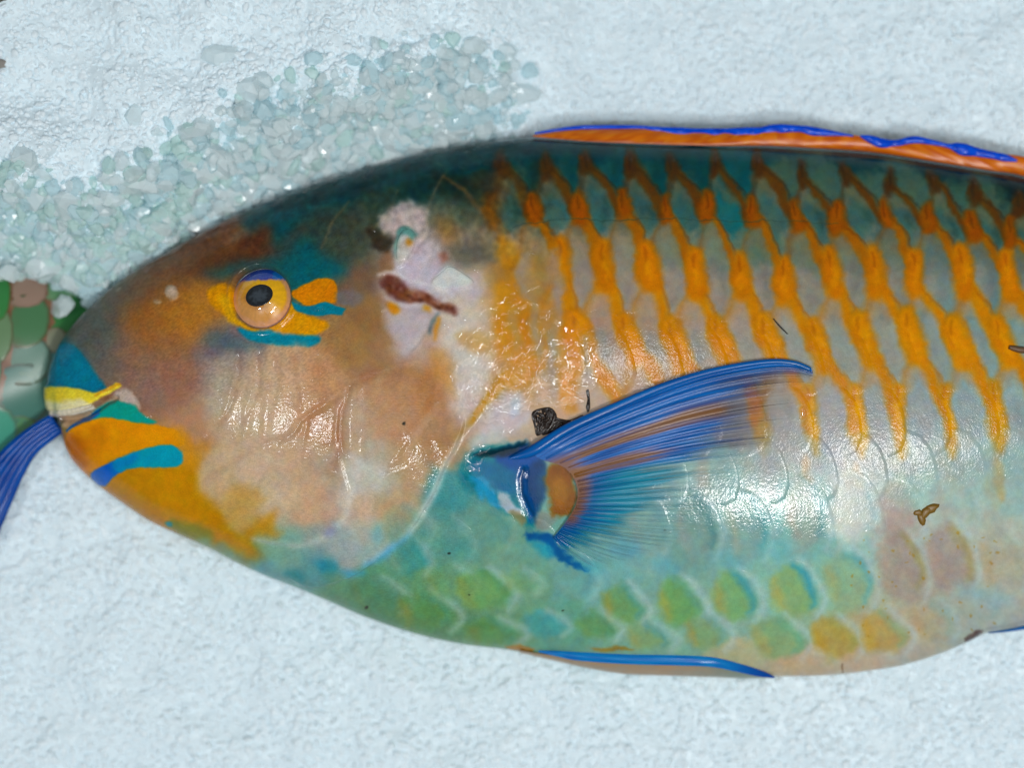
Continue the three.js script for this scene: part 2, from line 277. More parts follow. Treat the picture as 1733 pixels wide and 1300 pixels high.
blob('8a5e3c', [[168, 676], [182, 668], [190, 670], [180, 680]], 3, 0.6);
blob('e0960e', [[112, 740], [120, 728], [140, 714], [170, 707], [205, 708], [250, 718], [295, 728], [312, 750], [290, 757], [250, 758], [212, 768], [186, 784], [162, 794], [140, 795], [120, 775]], 3, 1, 0.4);
blob('b4640a', [[112, 745], [124, 732], [140, 740], [150, 760], [150, 785], [135, 790], [118, 770]], 12, 0.7);
blob('c47410', [[150, 725], [175, 720], [185, 750], [165, 770], [150, 755]], 10, 0.4);
blob('16a596', [[150, 702], [165, 690], [195, 680], [228, 685], [240, 702], [266, 716], [240, 717], [210, 711], [180, 706], [160, 708]], 3, 1, 0.4);
blob('1270cc', [[112, 730], [125, 716], [145, 704], [165, 692], [172, 700], [160, 707], [140, 714], [122, 726], [114, 733]], 2, 0.95, 0.3);
blob('b8820c', [[170, 850], [230, 895], [300, 930], [360, 950], [340, 900], [290, 870], [220, 830], [185, 818]], 10, 0.9, 0.3);
blob('c08a10', [[175, 822], [190, 810], [215, 797], [260, 790], [300, 790], [325, 775], [335, 800], [340, 845], [375, 880], [395, 905], [425, 925], [432, 945], [405, 940], [385, 925], [350, 920], [300, 905], [240, 875]], 12, 1, 0.9);
blob('cf9208', [[220, 810], [290, 798], [325, 810], [345, 860], [370, 900], [330, 895], [270, 860]], 18, 0.6);
blob('d0922a', [[290, 730], [320, 735], [335, 790], [315, 795], [310, 765]], 12, 0.7);
blob('0a72da', [[152, 806], [160, 795], [184, 785], [205, 775], [215, 792], [192, 808], [178, 824], [162, 820]], 2, 1, 0.25);
blob('12a2ba', [[190, 784], [214, 770], [250, 757], [290, 754], [308, 764], [311, 778], [298, 790], [250, 790], [215, 795], [200, 800]], 2.5, 1, 0.3);
blob('0d88d0', [[186, 786], [206, 775], [235, 764], [232, 782], [205, 796], [192, 806]], 8, 0.7);
blob('7a8a28', [[290, 880], [330, 888], [360, 905], [350, 922], [300, 905]], 8, 0.7);
spot('1496b0', 288, 889, 7, 4, 3, 0.9, 0.3);
blob('c88e18', [[425, 890], [450, 868], [470, 865], [462, 895], [478, 902], [440, 905], [415, 925], [400, 915]], 11, 0.75, 1);
blob('76a89c', [[330, 917], [352, 912], [362, 925], [378, 917], [392, 932], [405, 948], [380, 945]], 4, 0.6);
// cheek: paler plates between folds, gill cover
for (const [u, v, ru, rv, t, c] of [[375, 660, 16, 60, 0.25, 'c0b090'], [415, 660, 17, 70, 0.2, 'ccb090'], [460, 660, 18, 75, 0.15, 'd0ae8c'], [505, 650, 20, 70, 0.05, 'd2a884'], [395, 760, 22, 40, 0.3, 'ceb292'], [450, 770, 22, 50, 0.25, 'd0b294'], [505, 780, 18, 50, 0.15, 'cca888'], [370, 820, 20, 28, 0.3, 'd2b084'], [520, 850, 28, 40, 0.3, 'd4ac82'], [680, 700, 40, 60, 0.4, 'c09068'], [735, 660, 30, 45, 0.3, 'b8804e'], [700, 830, 22, 50, 0.25, 'c4a27c'], [618, 880, 22, 40, 0.1, 'd2b494']]) spot(c, u, v, ru, rv, 14, 0.65, t);
blob('b0a898', [[340, 640], [360, 610], [400, 600], [380, 680], [345, 710]], 14, 0.4);
line('98583a', [[642, 628, 4], [610, 645, 7], [582, 670, 6], [574, 720, 6], [572, 770, 5], [560, 800, 5]], 11, 0.39);
line('8c5a3c', [[404, 612, 2], [403, 640, 2], [390, 680, 1.6], [372, 720, 1.5]], 6, 0.36);
line('8c5a3c', [[437, 605, 2], [440, 640, 2], [432, 670, 1.5]], 6, 0.36);
line('8c5a3c', [[468, 605, 2], [472, 640, 1.6]], 6, 0.36); line('8c5a3c', [[498, 605, 2], [503, 650, 1.6], [510, 690, 1.4]], 6, 0.33); line('945e40', [[538, 610, 2], [542, 650, 1.6]], 7, 0.30);
line('9a6444', [[560, 675, 2], [515, 705, 2], [490, 735, 1.6], [430, 755, 1.4], [380, 790, 1.4], [345, 808, 1.6]], 6, 0.27);
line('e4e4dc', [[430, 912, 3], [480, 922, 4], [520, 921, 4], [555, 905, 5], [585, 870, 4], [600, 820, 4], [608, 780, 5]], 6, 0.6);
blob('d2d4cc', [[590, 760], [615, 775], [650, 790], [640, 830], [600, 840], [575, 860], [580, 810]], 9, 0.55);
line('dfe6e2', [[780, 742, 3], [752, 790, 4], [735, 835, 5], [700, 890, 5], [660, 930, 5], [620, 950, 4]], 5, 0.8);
line('3fa0cc', [[690, 905, 5], [655, 938, 7], [620, 955, 5]], 6, 0.7);
blob('9ec2c8', [[560, 900], [600, 880], [640, 900], [640, 940], [590, 950], [560, 930]], 16, 0.4);
for (const [u, v, ru, rv, c] of [[555, 958, 20, 12, '2a8fa8'], [500, 975, 18, 8, '1f8c9c'], [470, 935, 28, 16, '7fae9a'], [440, 965, 14, 10, '5fa4b0'], [600, 968, 22, 10, '45a4c4'], [530, 935, 20, 10, '84a8a8'], [640, 905, 10, 18, '7fb8b8'], [560, 900, 10, 14, '8c94b4']]) spot(c, u, v, ru, rv, 8, 0.7, 0.2);
// nape and the torn area behind the head
blob('d0bcb8', [[640, 372], [665, 348], [695, 342], [722, 358], [722, 385], [700, 400], [672, 410], [655, 400]], 9, 0.75, 1.4);
blob('cfc4d0', [[660, 440], [690, 430], [725, 440], [770, 465], [810, 470], [812, 500], [780, 505], [740, 490], [700, 480], [670, 470]], 10, 0.8, 1.3);
blob('d4dcd4', [[728, 478], [760, 450], [790, 465], [802, 478], [780, 488], [745, 490]], 3, 0.8);
blob('c8bcc0', [[650, 525], [690, 535], [725, 545], [722, 565], [700, 590], [680, 605], [660, 580], [650, 550]], 9, 0.75, 1.3);
blob('dcd4cc', [[760, 520], [800, 500], [830, 540], [835, 600], [810, 660], [780, 700], [755, 660], [745, 600], [750, 550]], 14, 0.6);
blob('d0a050', [[770, 568], [800, 560], [832, 575], [825, 595], [790, 590]], 9, 0.6);
blob('4a3c2c', [[618, 396], [632, 386], [652, 396], [664, 412], [650, 424], [634, 418], [622, 408]], 5, 0.85, 1.2);
blob('a06a3c', [[655, 420], [665, 440], [655, 465], [640, 460]], 6, 0.6);
blob('6a6a5c', [[765, 420], [800, 410], [830, 425], [840, 440], [790, 445]], 10, 0.6);
blob('9c5a40', [[740, 428], [752, 424], [760, 436], [750, 444]], 5, 0.6);
blob('4a9a90', [[672, 392], [690, 385], [706, 398], [702, 408], [688, 402], [676, 420], [670, 440], [668, 415]], 3, 0.8);
blob('ddd6cc', [[676, 405], [690, 405], [700, 420], [690, 440], [672, 450], [668, 440]], 4, 0.8);
spot('c88a20', 694, 412, 7, 6, 3, 0.8);
blob('7c4030', [[645, 472], [662, 466], [680, 478], [705, 489], [735, 497], [760, 510], [778, 522], [768, 529], [745, 522], [715, 511], [690, 508], [665, 503], [652, 490]], 5, 0.9, 1);
blob('a0683c', [[680, 490], [710, 492], [735, 508], [720, 512], [690, 508]], 4, 0.7);
for (let k = 0; k < 90; k++) { const t = rnd(), q = (rnd() - 0.5) * 26 * (1 - 0.5 * t), u = lerp(652, 772, t), v = lerp(484, 522, t) + q * 0.7; spot(['3a140c', '7c3420', '9c5a34', 'b88a78', '4c1c12', 'c8a49c'][Math.floor(rnd() * 5.6)], u, v, 2 + rnd() * 5, 1 + rnd() * 2.5, 2.2, 0.5, 0.3 + rnd() * 0.5); }
line('e8e0e0', [[640, 466, 2], [662, 462, 3], [690, 474, 2], [730, 484, 2], [770, 502, 2]], 2, 0.7);
line('e0d8d4', [[652, 505, 2], [680, 515, 3], [715, 518, 3], [740, 528, 2]], 2, 0.6);
blob('d08a14', [[655, 516], [672, 512], [678, 524], [664, 532]], 4, 0.9); blob('d0901c', [[715, 518], [730, 520], [728, 530], [714, 528]], 4, 0.8);
line('4a7078', [[742, 530, 2], [732, 545, 3], [728, 565, 3]], 2.5, 0.7); line('d08a1c', [[742, 540, 3], [738, 560, 3], [738, 575, 2]], 3, 0.8);
blob('c88a3c', [[730, 590], [760, 600], [768, 640], [770, 680], [748, 650], [735, 620]], 10, 0.6);
blob('a8884c', [[840, 640], [855, 632], [850, 655], [815, 700], [785, 735], [770, 752], [775, 735], [800, 700]], 4, 0.85);
blob('c8900f', [[846, 634], [858, 630], [848, 660], [820, 692], [796, 722], [805, 695]], 4, 0.8);
blob('cfc4cc', [[850, 672], [880, 668], [900, 690], [890, 720], [840, 740], [800, 760], [815, 725]], 8, 0.7); blob('a8c0d4', [[868, 676], [880, 680], [878, 700], [868, 706]], 6, 0.6);
blob('b8c8c0', [[800, 740], [830, 730], [860, 742], [830, 758], [800, 765]], 7, 0.6);

blend(600, 330, 880, 740, 2); blend(330, 590, 800, 1000, 3);
// ---- scale windows and the orange net on the flank
const rowV = [along([[850, 268], [1283, 271], [1360, 285], [1432, 290], [1572, 305], [1720, 330], [1900, 385], [2100, 470]]), along([[880, 340], [977, 337], [1265, 340], [1340, 350], [1490, 353], [1567, 360], [1712, 378], [1900, 430], [2100, 510]]),
  along([[870, 425], [1020, 424], [1164, 436], [1314, 447], [1480, 436], [1702, 440], [1900, 490], [2100, 560]]), along([[880, 545], [1291, 552], [1527, 545], [1689, 552], [1900, 580], [2100, 615]]), along([[900, 650], [1363, 664], [1677, 660], [1900, 665], [2100, 670]])];
const rowStart = [777, 830, 868.4, 895.5, 892], rowPitch = [72.5, 73.5, 75.8, 79.5, 78.5], rowN = [18, 17, 17, 15, 15], barLen = [24, 32, 56, 60, 100], lean = [2, 3, 6, 20, 10];
const barHue = ['62401c', 'b05e08', 'd08008', 'd88e06', 'd89a0c'], barHalf = [8, 11, 17, 17, 12];
const jig = (r, c, k) => N2(r * 7.3 + c * 3.1, k * 5.7) * 6.5;
const nodeU = (r, c) => rowStart[r] + rowPitch[r] * c + jig(r, c, 1), strength = (r, u) => r === 4 ? sst(1180, 1400, u) : r === 3 ? sst(850, 930, u) : r < 2 ? sst(800, 870, u) : sst(850, 920, u);
// windows: a slightly deeper core for each scale
const SCALES = [[530, 375, 42, 44, 0], [585, 385, 40, 46, 0], [640, 345, 42, 44, 0], [695, 320, 42, 42, 0], [755, 318, 44, 44, 0], [700, 275, 46, 22, 0], [775, 272, 46, 24, 0], [815, 320, 40, 46, 0], [765, 385, 40, 44, 0], [600, 310, 46, 26, 0], [815, 395, 40, 46, 0]];
for (let r = 0; r < 5; r++) for (let c = 0; c < rowN[r]; c++) {
  const u = (nodeU(r, c) + nodeU(r, c + 1)) / 2, hh = [44, 52, 66, 70, 66][r], v = rowV[r](u) + [20, 24, 42, 52, 48][r];
  if (u < 840 || u > 2080) continue;
  SCALES.push([u + lean[r] / 2, v, rowPitch[r] * 0.62, hh, lean[r] / 60]);
  const k = 0.3 * strength(r, u) * (r === 0 ? 1.6 : 1), dark = r === 0 ? (u < 1290 ? '0f5a60' : '4a7462') : r === 1 ? '406e6a' : r === 2 ? '86847e' : r === 3 ? '8c9490' : '98989c';
  spot(dark, u + lean[r] / 2 - 5, v, rowPitch[r] * 0.3, hh * 0.7, 12, k + 0.12, -0.08);
  spot(r < 2 ? (rnd() < 0.5 ? '6a7a5c' : '3a7c78') : r === 2 ? 'b0a08c' : 'b0aca4', u - 10 + rnd() * 8, v + hh * (rnd() * 0.5 - 0.1), 8 + rnd() * 8, hh * 0.45, 12, 0.35 * strength(r, u), -0.15, 1.2);
  if (rnd() < 0.5) spot(r < 2 ? '1f4a44' : r === 2 ? '6e7470' : '7c8c90', u + 8, v - hh * 0.2, 7, hh * 0.4, 10, 0.35 * strength(r, u), -0.15, 1.2);
}
for (let r = 0; r < 5; r++) for (let c = 0; c < rowN[r]; c++) {
  const u = nodeU(r, c), v = rowV[r](u) + jig(r, c, 2), k = strength(r, u); if (k < 0.05 || u > 2090) continue;
  const hw = barHalf[r] * (0.85 + 0.35 * rnd()), b = [u + lean[r] + jig(r, c, 3), v + barLen[r] + jig(r, c, 4)];
  const deep = r === 0 ? '3c3222' : r === 1 ? '743c10' : r === 2 ? 'a85c0e' : 'b06a10';
  const soft = r < 2 ? 6 : 8, vary = 0.75 + 0.5 * rnd();
  if (r < 4) for (const [d, wide, hue, al] of [[1, r < 2 ? 8 : 11, r === 0 ? '784a14' : r === 1 ? 'b46c0c' : 'd0860a', 0.9], [-1, r < 2 ? 5 : 7, r === 0 ? '604626' : r === 1 ? '8c6430' : 'ba7c26', 0.65]]) {
    let best = null;
    for (let e = 0; e < rowN[r + 1]; e++) { const q = nodeU(r + 1, e), off = (q - b[0]) * d; if (off > 8 && off < rowPitch[r + 1] * 1.05 && (!best || off < best[2])) best = [q, rowV[r + 1](q) + jig(r + 1, e, 2) + 6, off]; }
    if (best) {
      const mx = b[0] * 0.45 + best[0] * 0.55 + d * 3, my = lerp(b[1], best[1], 0.5), w = wide * vary;
      line(r < 2 ? '8c7a54' : 'c09460', [[b[0] - d * 2, b[1] + 6, w], [mx - d * 9, my + 8, w * 1.1], [best[0] - d * 6, best[1] + 4, w * 0.6]], 9, 0.5 * k, 0.8);
      line(hue, [[b[0] - d * 4, b[1] - 22, w * 0.9], [mx - d * 2, my, d > 0 ? w : w * 0.85], [best[0] - d * 3, best[1] + 26, w * 0.8]], soft, al * k * (d > 0 ? 1 : 0.9), 0.6);
      if (d > 0) line(deep, [[b[0] + d * 5, b[1] - 12, 0.8], [mx + d * (w - 2), my - 5, 1.2], [best[0] + d * w * 0.3, best[1] + 2, 0.6]], 4, 0.5 * k, 0.6);
    }
  }
  const q = hw * (0.85 + 0.3 * rnd());
  line(r < 2 ? '4a3418' : '94642a', [[u, v - 6, hw * 0.8], [lerp(u, b[0], 0.5), lerp(v, b[1], 0.5), q + 3], [b[0], b[1], hw * 0.6]], 7, 0.5 * k, 0.6);
  line(barHue[r], [[u, v - (r === 0 ? 12 : 6), hw * 0.7], [lerp(u, b[0], 0.3), lerp(v, b[1], 0.3), q], [lerp(u, b[0], 0.7), lerp(v, b[1], 0.7), q], [b[0], b[1], hw * (r === 4 ? 0.35 : 0.9)]], soft + 2, k * (0.82 + 0.18 * rnd()), 0.6);
  if (r > 1) { line(['', '', 'e49c10', 'eca814', 'ecb42c'][r], [[u + 2, v + 18, 3], [lerp(u, b[0], 0.5) + 2 + jig(r, c, 6), lerp(v, b[1], 0.5), 6], [b[0], b[1] - 12, 3]], 7, 0.5 * k, 1); line('c06c04', [[u - 5, v + 10, 2], [lerp(u, b[0], 0.5) - 7, lerp(v, b[1], 0.5), 3], [b[0] - 5, b[1] - 20, 2]], 10, 0.35 * k, 1.2); }
  line(deep, [[u - 1, v - 8, 1.4], [u, v + 4, 2], [u + 1, v + 14, 0.6]], 4, 0.6 * k, 0.5);
}
for (const [u, v, w, l] of [[905, 560, 10, 55], [942, 470, 12, 50], [888, 470, 11, 40], [935, 630, 12, 40], [992, 610, 11, 45], [870, 560, 8, 40], [862, 420, 14, 22]]) spot('a2958a', u, v, w, l, 10, 0.7, -0.08, 1);
line('3c5c54', [[868, 384, 0.8], [930, 374, 1], [1040, 371, 1], [1170, 371, 1], [1300, 374, 0.8], [1420, 380, 0.6]], 1.4, 0.45, 0.5); crease(-0.1, [[868, 384, 0.8], [930, 374, 1], [1040, 371, 1], [1170, 371, 1], [1300, 374, 0.8], [1420, 380, 0.6]], 1.2);
// orange patches ahead of the net and the last traces below it
blob('d08c10', [[900, 430], [925, 440], [930, 490], [945, 540], [935, 570], [915, 560], [900, 510], [890, 470]], 14, 0.35); blob('cf9018', [[845, 400], [868, 410], [880, 440], [860, 450], [840, 430]], 10, 0.6);
blob('d09014', [[840, 480], [862, 490], [866, 530], [880, 580], [870, 610], [845, 590], [838, 540]], 14, 0.55);
blob('d28c10', [[868, 610], [900, 600], [908, 640], [890, 660], [860, 660], [850, 645]], 12, 0.55); blob('d88e0c', [[948, 560], [982, 555], [985, 600], [975, 660], [960, 680], [946, 630]], 10, 0.5);
for (const [u, v, l, wd, c, a] of [[1275, 690, 30, 14, 'd88a24', 0.8], [1222, 690, 26, 10, 'd09038', 0.35], [1365, 800, 30, 9, 'cf944c', 0.6], [1450, 805, 26, 9, 'd09a50', 0.5], [1690, 810, 40, 9, 'd4a040', 0.7], [1190, 800, 40, 10, 'bfa07c', 0.5], [1300, 800, 44, 16, 'a09ca0', 0.5], [1480, 745, 30, 12, '9ca0a4', 0.3], [1400, 745, 26, 12, '9aa4ac', 0.4], [1550, 735, 30, 14, '8fa4ac', 0.5], [1610, 640, 20, 10, '8ca0a0', 0.4]]) spot(c, u, v, wd, l, 7, a, -0.1);
// lower rows: rounded scales with a coloured core, a warm front and a blue trailing edge
const LOW = [
  [1095, 885, 32, 52, '8fb0a8', 'b8a898', '5f9ca0', .4], [1180, 890, 34, 56, '80a49c', 'b4a898', '4f8c90', .85], [1265, 890, 34, 58, '86aca4', 'b8a488', '4c9ca4', .85], [1365, 870, 34, 62, '98a89c', 'c0a890', '4698a4', .85],
  [1450, 860, 34, 60, 'd4dcd4', 'd8d8c8', '9cc4c8', .7], [1525, 865, 34, 52, 'b8a49c', 'c8b0a0', '9cc4b4', .6], [1615, 850, 34, 56, 'b0bcb0', 'c0b4a0', '88b0a4', .4], [1700, 830, 32, 60, '9cbcb4', 'd0a850', '84b4b0', .4],  // first scale is paled by milky glare painted into its colour
  [970, 975, 34, 40, '74a89c', '88b0a0', '3f98b0', .4], [1055, 1025, 36, 36, '6fa25c', 'c09a38', '5aa49c', .8], [1150, 1020, 38, 40, '72aa60', 'c8a444', '64a890', .9], [1245, 1010, 38, 44, '7cb070', 'c8a850', '3f9cb0', .9], [1345, 1000, 40, 48, '8cb474', 'ccac58', '2f9cc0', .9],
  [1438, 985, 40, 52, '8cb48c', 'c8b468', '58acb8', .75], [1528, 960, 38, 58, 'a89c90', 'c0a890', '9c9c60', .8], [1610, 945, 38, 58, 'a89890', 'b8a08c', 'a8a060', .8], [1695, 950, 34, 56, 'b4b09c', 'd0a85c', 'a4b4a0', .5],
  [920, 1055, 34, 22, '4aa4a8', '6cb0a8', '58b0b8', .7], [1010, 1060, 34, 24, '64a060', '8aa860', '5c9c78', .8], [1100, 1080, 38, 22, '8cae6c', 'b8a858', '4f9cac', .7], [1195, 1072, 36, 30, '84a66c', 'c8a04c', '74acb0', .8], [1318, 1080, 42, 36, '86ae78', 'cca858', '6cb090', .85], [1412, 1082, 40, 36, 'b8a04c', 'd0a030', 'a8a860', .85],
  [1497, 1072, 38, 38, 'bca058', 'd0a438', '8cb08c', .85], [1580, 1052, 34, 34, 'b4ac90', 'c8a060', '90b8b4', .6], [1655, 1030, 34, 32, 'a8b8b0', 'c0b090', '88b8c0', .5], [1370, 1125, 50, 18, 'ccb490', 'd0b070', 'c8c0ac', .5], [1470, 1122, 50, 16, 'ccb090', 'd4b080', 'c8c0ac', .5],
  [640, 1010, 44, 30, '5c946c', '7a9458', '6aa494', .6], [720, 1035, 48, 34, '649c58', 'b0983c', '5ca484', .75], [760, 985, 40, 26, '70a468', '9aa458', '64a494', .5], [820, 1000, 44, 34, '74ac5c', 'a89a48', '5c9c68', .75], [835, 1070, 46, 22, '649c54', '8a8c40', '5ca488', .8], [880, 985, 30, 20, '80b070', '98b060', '6ca490', .5], [700, 945, 24, 30, '3a9c98', '6ca488', '3c9ca0', .5],
];
for (let c = 0; c < 8; c++) LOW.push([1120 + c * 84, 800 - c * 3, 34, 54, c % 2 ? 'a4b0aa' : 'acaea8', c > 3 ? 'c8ac78' : 'b4a898', c > 3 ? '9cb4b0' : '84b4b4', 0.3]);
for (let c = 0; c < 5; c++) LOW.push([690 + c * 70, 890 + (c % 2) * 24, 34, 36, '68a494', '7cac94', '4c9c9c', 0.3]);
for (const [u, v, hw, hh, core, front, back, k] of LOW) {
  SCALES.push([u, v, hw * 1.35, hh * 1.15, 0.25, 1]);
  cover([[u - hw, v - hh * 0.55], [u - hw * 0.2, v - hh], [u + hw * 0.55, v - hh * 0.45], [u + hw, v + hh * 0.25], [u + hw * 0.5, v + hh * 0.8], [u - hw * 0.3, v + hh], [u - hw * 0.85, v + hh * 0.5]], 10, 0.9, ink(hex(core), k * 0.9));
  line(front, [[u - hw * 0.9, v - hh * 0.45, hw * 0.1], [u - hw * 0.72, v + hh * 0.1, hw * 0.24], [u - hw * 0.55, v + hh * 0.6, hw * 0.12]], 11, k * 0.5, 0.8);
  line(back, [[u - hw * 0.1, v - hh * 0.9, 5], [u + hw * 0.5, v - hh * 0.45, 8], [u + hw * 0.85, v + hh * 0.2, 6], [u + hw * 0.6, v + hh * 0.6, 2]], 9, k * 0.75, 0.8);
  line('b8d2d0', [[u + hw * 0.2, v - hh * 1.12, 4], [u + hw * 0.85, v - hh * 0.5, 6], [u + hw * 1.3, v + hh * 0.25, 6], [u + hw * 0.9, v + hh, 4]], 8, k * 0.6);
}
for (const [u, v, w, c] of [[1060, 930, 30, '54a4c4'], [1130, 960, 26, '5ab0c8'], [1230, 950, 26, '6ab4c4'], [1310, 930, 30, '6cc0c4'], [1000, 960, 20, '3aa4b8'], [770, 930, 30, '48a09c'], [900, 940, 34, '6aa89c'], [1640, 1000, 26, '8cbcc4'], [1690, 1010, 20, '80b4c0']]) spot(c, u, v, w, w * 0.6, 14, 0.45, 0.4);
blob('b07a1c', [[855, 1094], [880, 1092], [905, 1098], [890, 1103], [862, 1100]], 3, 0.9); blob('a87c20', [[1000, 1099], [1030, 1094], [1070, 1098], [1060, 1103], [1010, 1102]], 3, 0.7);
blob('5a3020', [[1630, 1078], [1650, 1068], [1662, 1068], [1648, 1082], [1632, 1086]], 3, 0.9); line('7a5a38', [[1424, 1124, 1], [1425, 1138, 1.2]], 1.2, 0.8);
// root of the pectoral fin
blob('1a8894', [[775, 800], [800, 768], [850, 750], [890, 756], [905, 790], [900, 850], [908, 888], [880, 884], [840, 855], [805, 830], [785, 825]], 9, 0.95, 1);
blob('0a5cb4', [[835, 768], [870, 752], [895, 755], [930, 760], [915, 790], [905, 830], [910, 870], [895, 880], [884, 840], [870, 800], [850, 790]], 8, 0.9, 0.8); blob('08303c', [[805, 772], [850, 757], [885, 749], [872, 762], [835, 775]], 5, 0.85);  // the dark strip paints the shadow under the gill edge
blob('1274a8', [[800, 785], [840, 785], [875, 800], [880, 840], [850, 835], [815, 815]], 10, 0.75); blob('38a4d4', [[797, 800], [815, 812], [838, 840], [852, 858], [836, 856], [808, 830]], 5, 0.7, 1); blob('c4c4d0', [[838, 832], [852, 834], [868, 850], [882, 872], [876, 878], [858, 864], [842, 846]], 5, 0.8, 1);
blob('a07c40', [[864, 866], [878, 870], [890, 884], [882, 890], [870, 882]], 4, 0.6); line('08406c', [[886, 792, 2], [884, 820, 3], [892, 850, 3], [908, 882, 2]], 4, 0.7);
blob('0e4c84', [[892, 790], [920, 776], [924, 810], [918, 850], [905, 870], [894, 830]], 7, 0.8);
blob('9a5c04', [[920, 806], [940, 788], [985, 770], [1015, 774], [988, 798], [974, 815], [976, 850], [958, 876], [938, 872], [928, 850], [922, 828]], 7, 0.95, 1); blob('b88428', [[932, 818], [952, 808], [960, 836], [946, 860], [934, 845]], 9, 0.5); blob('8c8c84', [[908, 868], [930, 866], [942, 880], [930, 896], [910, 894]], 6, 0.7);
blob('0a5ca8', [[895, 895], [930, 905], [960, 935], [995, 970], [960, 952], [920, 922], [890, 905]], 6, 0.85, 1); blob('1a98c0', [[895, 912], [930, 925], [940, 940], [915, 940]], 8, 0.6);
// specks
for (const [u, v, r] of [[685, 717, 3], [1304, 857, 2], [618, 1026, 3], [760, 936, 3], [958, 890, 1.5], [1125, 897, 1.5], [953, 1033, 1.5], [796, 1004, 1.5]]) spot('2c2c22', u, v, r, r * 0.7, 1.2, 0.85);
for (let k = 0; k < 46; k++) spot('a8842c', 1440 + rnd() * 260, 900 + rnd() * 180, 1 + rnd() * 2, 1 + rnd() * 2, 1.5, 0.6);

// ---- relief
lip(1.5, [[700, 615], [745, 585], [775, 640], [788, 700], [776, 745], [752, 792], [734, 836], [698, 892], [655, 936], [600, 972], [540, 990], [500, 985], [470, 960], [440, 900], [420, 800], [440, 700], [560, 630]], 60, 2.5, (x, y) => Math.max(sst(640, 720, x) * sst(690, 760, y), sst(930, 960, y)) * sst(480, 540, x));
lip(0.15, [[850, 640], [856, 634], [820, 695], [780, 748], [765, 775], [740, 760], [730, 690], [750, 600], [800, 580]], 30);
lip(0.6, [[642, 628], [600, 655], [578, 690], [574, 760], [590, 830], [585, 868], [555, 902], [520, 920], [470, 920], [420, 905], [360, 850], [345, 760], [350, 650], [420, 600], [560, 600]], 34, 4, (x, y) => Math.max(sst(500, 560, x) * sst(640, 690, y), sst(860, 900, y) * sst(410, 460, x)));
for (const [h, p] of [[-0.5, [[404, 606, 2], [404, 640, 2.4], [392, 680, 2], [376, 715, 1.5], [352, 735, 1]]], [-0.4, [[437, 600, 2], [441, 640, 2.2], [432, 672, 1.6], [420, 700, 1]]], [-0.35, [[467, 600, 2], [472, 640, 2], [463, 680, 1.2]]], [-0.32, [[498, 600, 2], [503, 650, 2], [510, 695, 1.4]]], [-0.28, [[538, 604, 2], [543, 655, 1.8]]],
  [-0.45, [[575, 668, 2], [545, 690, 2.4], [515, 708, 2], [490, 738, 2], [450, 752, 1.6], [405, 775, 1.6], [370, 800, 1.6], [345, 810, 1.2]]], [-0.3, [[430, 745, 1.6], [395, 790, 1.6], [372, 835, 1.4]]], [-0.3, [[475, 745, 1.6], [445, 800, 1.6], [430, 850, 1.2]]], [-0.28, [[520, 715, 1.6], [508, 780, 1.6], [500, 840, 1.2], [478, 880, 1]]], [-0.28, [[545, 820, 1.5], [510, 845, 1.8], [488, 870, 1.4]]], [0.25, [[395, 610, 4], [396, 660, 5], [380, 715, 4]]], [0.22, [[428, 610, 4], [424, 680, 5], [410, 750, 4]]], [0.2, [[458, 610, 4], [452, 700, 5], [445, 780, 4]]],
  [-0.6, [[590, 660, 3], [577, 690, 4], [573, 740, 4], [566, 790, 3]]], [0.4, [[602, 665, 8], [600, 720, 9], [596, 770, 7]]], [-0.35, [[590, 768, 2], [620, 785, 2.4], [650, 795, 2], [680, 785, 1.6], [700, 760, 1.2]]], [-0.28, [[690, 745, 2], [650, 800, 2.2], [632, 850, 1.6], [640, 900, 1.4]]], [0.25, [[735, 685, 5], [700, 730, 6], [685, 770, 5]]], [-0.2, [[600, 650, 2], [650, 632, 2], [700, 620, 1.4]]]]) ridge(h * 0.85, p.map(([x, y, w]) => [x, y, w * 1.3]), 2.1);
raise(-0.4, [[645, 472], [662, 464], [705, 486], [760, 508], [778, 522], [768, 532], [715, 514], [665, 508], [652, 492]], 4);
lip(0.5, [[640, 372], [665, 348], [722, 358], [722, 395], [700, 420], [690, 440], [672, 455], [655, 440], [622, 405]], 16); lip(0.4, [[728, 478], [760, 450], [802, 478], [780, 492], [745, 490]], 14); lip(-0.35, [[650, 525], [725, 545], [722, 565], [680, 605], [655, 570]], 14);
raise(0.5, [[670, 395], [690, 385], [706, 400], [700, 425], [680, 450], [668, 440]], 5); raise(-0.8, [[622, 392], [660, 402], [655, 420], [640, 426]], 5);
// mouth, lips
ridge(-2.2, [[96, 712, 2], [118, 712, 3], [145, 704, 3], [172, 690, 2.5], [196, 676, 2]], 2); raise(-1.0, [[100, 702], [140, 700], [180, 680], [200, 672], [165, 695], [125, 720], [108, 722]], 5);
raise(0.8, [[76, 655], [110, 656], [150, 661], [180, 658], [175, 672], [140, 690], [100, 696], [80, 690]], 6); raise(0.5, [[112, 732], [140, 708], [190, 682], [235, 690], [250, 712], [180, 705], [120, 735]], 6);
ridge(-0.5, [[178, 660, 2], [200, 656, 2], [222, 664, 2], [240, 690, 2]], 2); ridge(0.35, [[160, 668, 2], [185, 655, 3], [203, 650, 2]], 2);
for (let k = 0; k < 9; k++) crease(-0.12, [[98 + k * 7, 695, 0.5], [99 + k * 7, 703, 0.5]], 1);
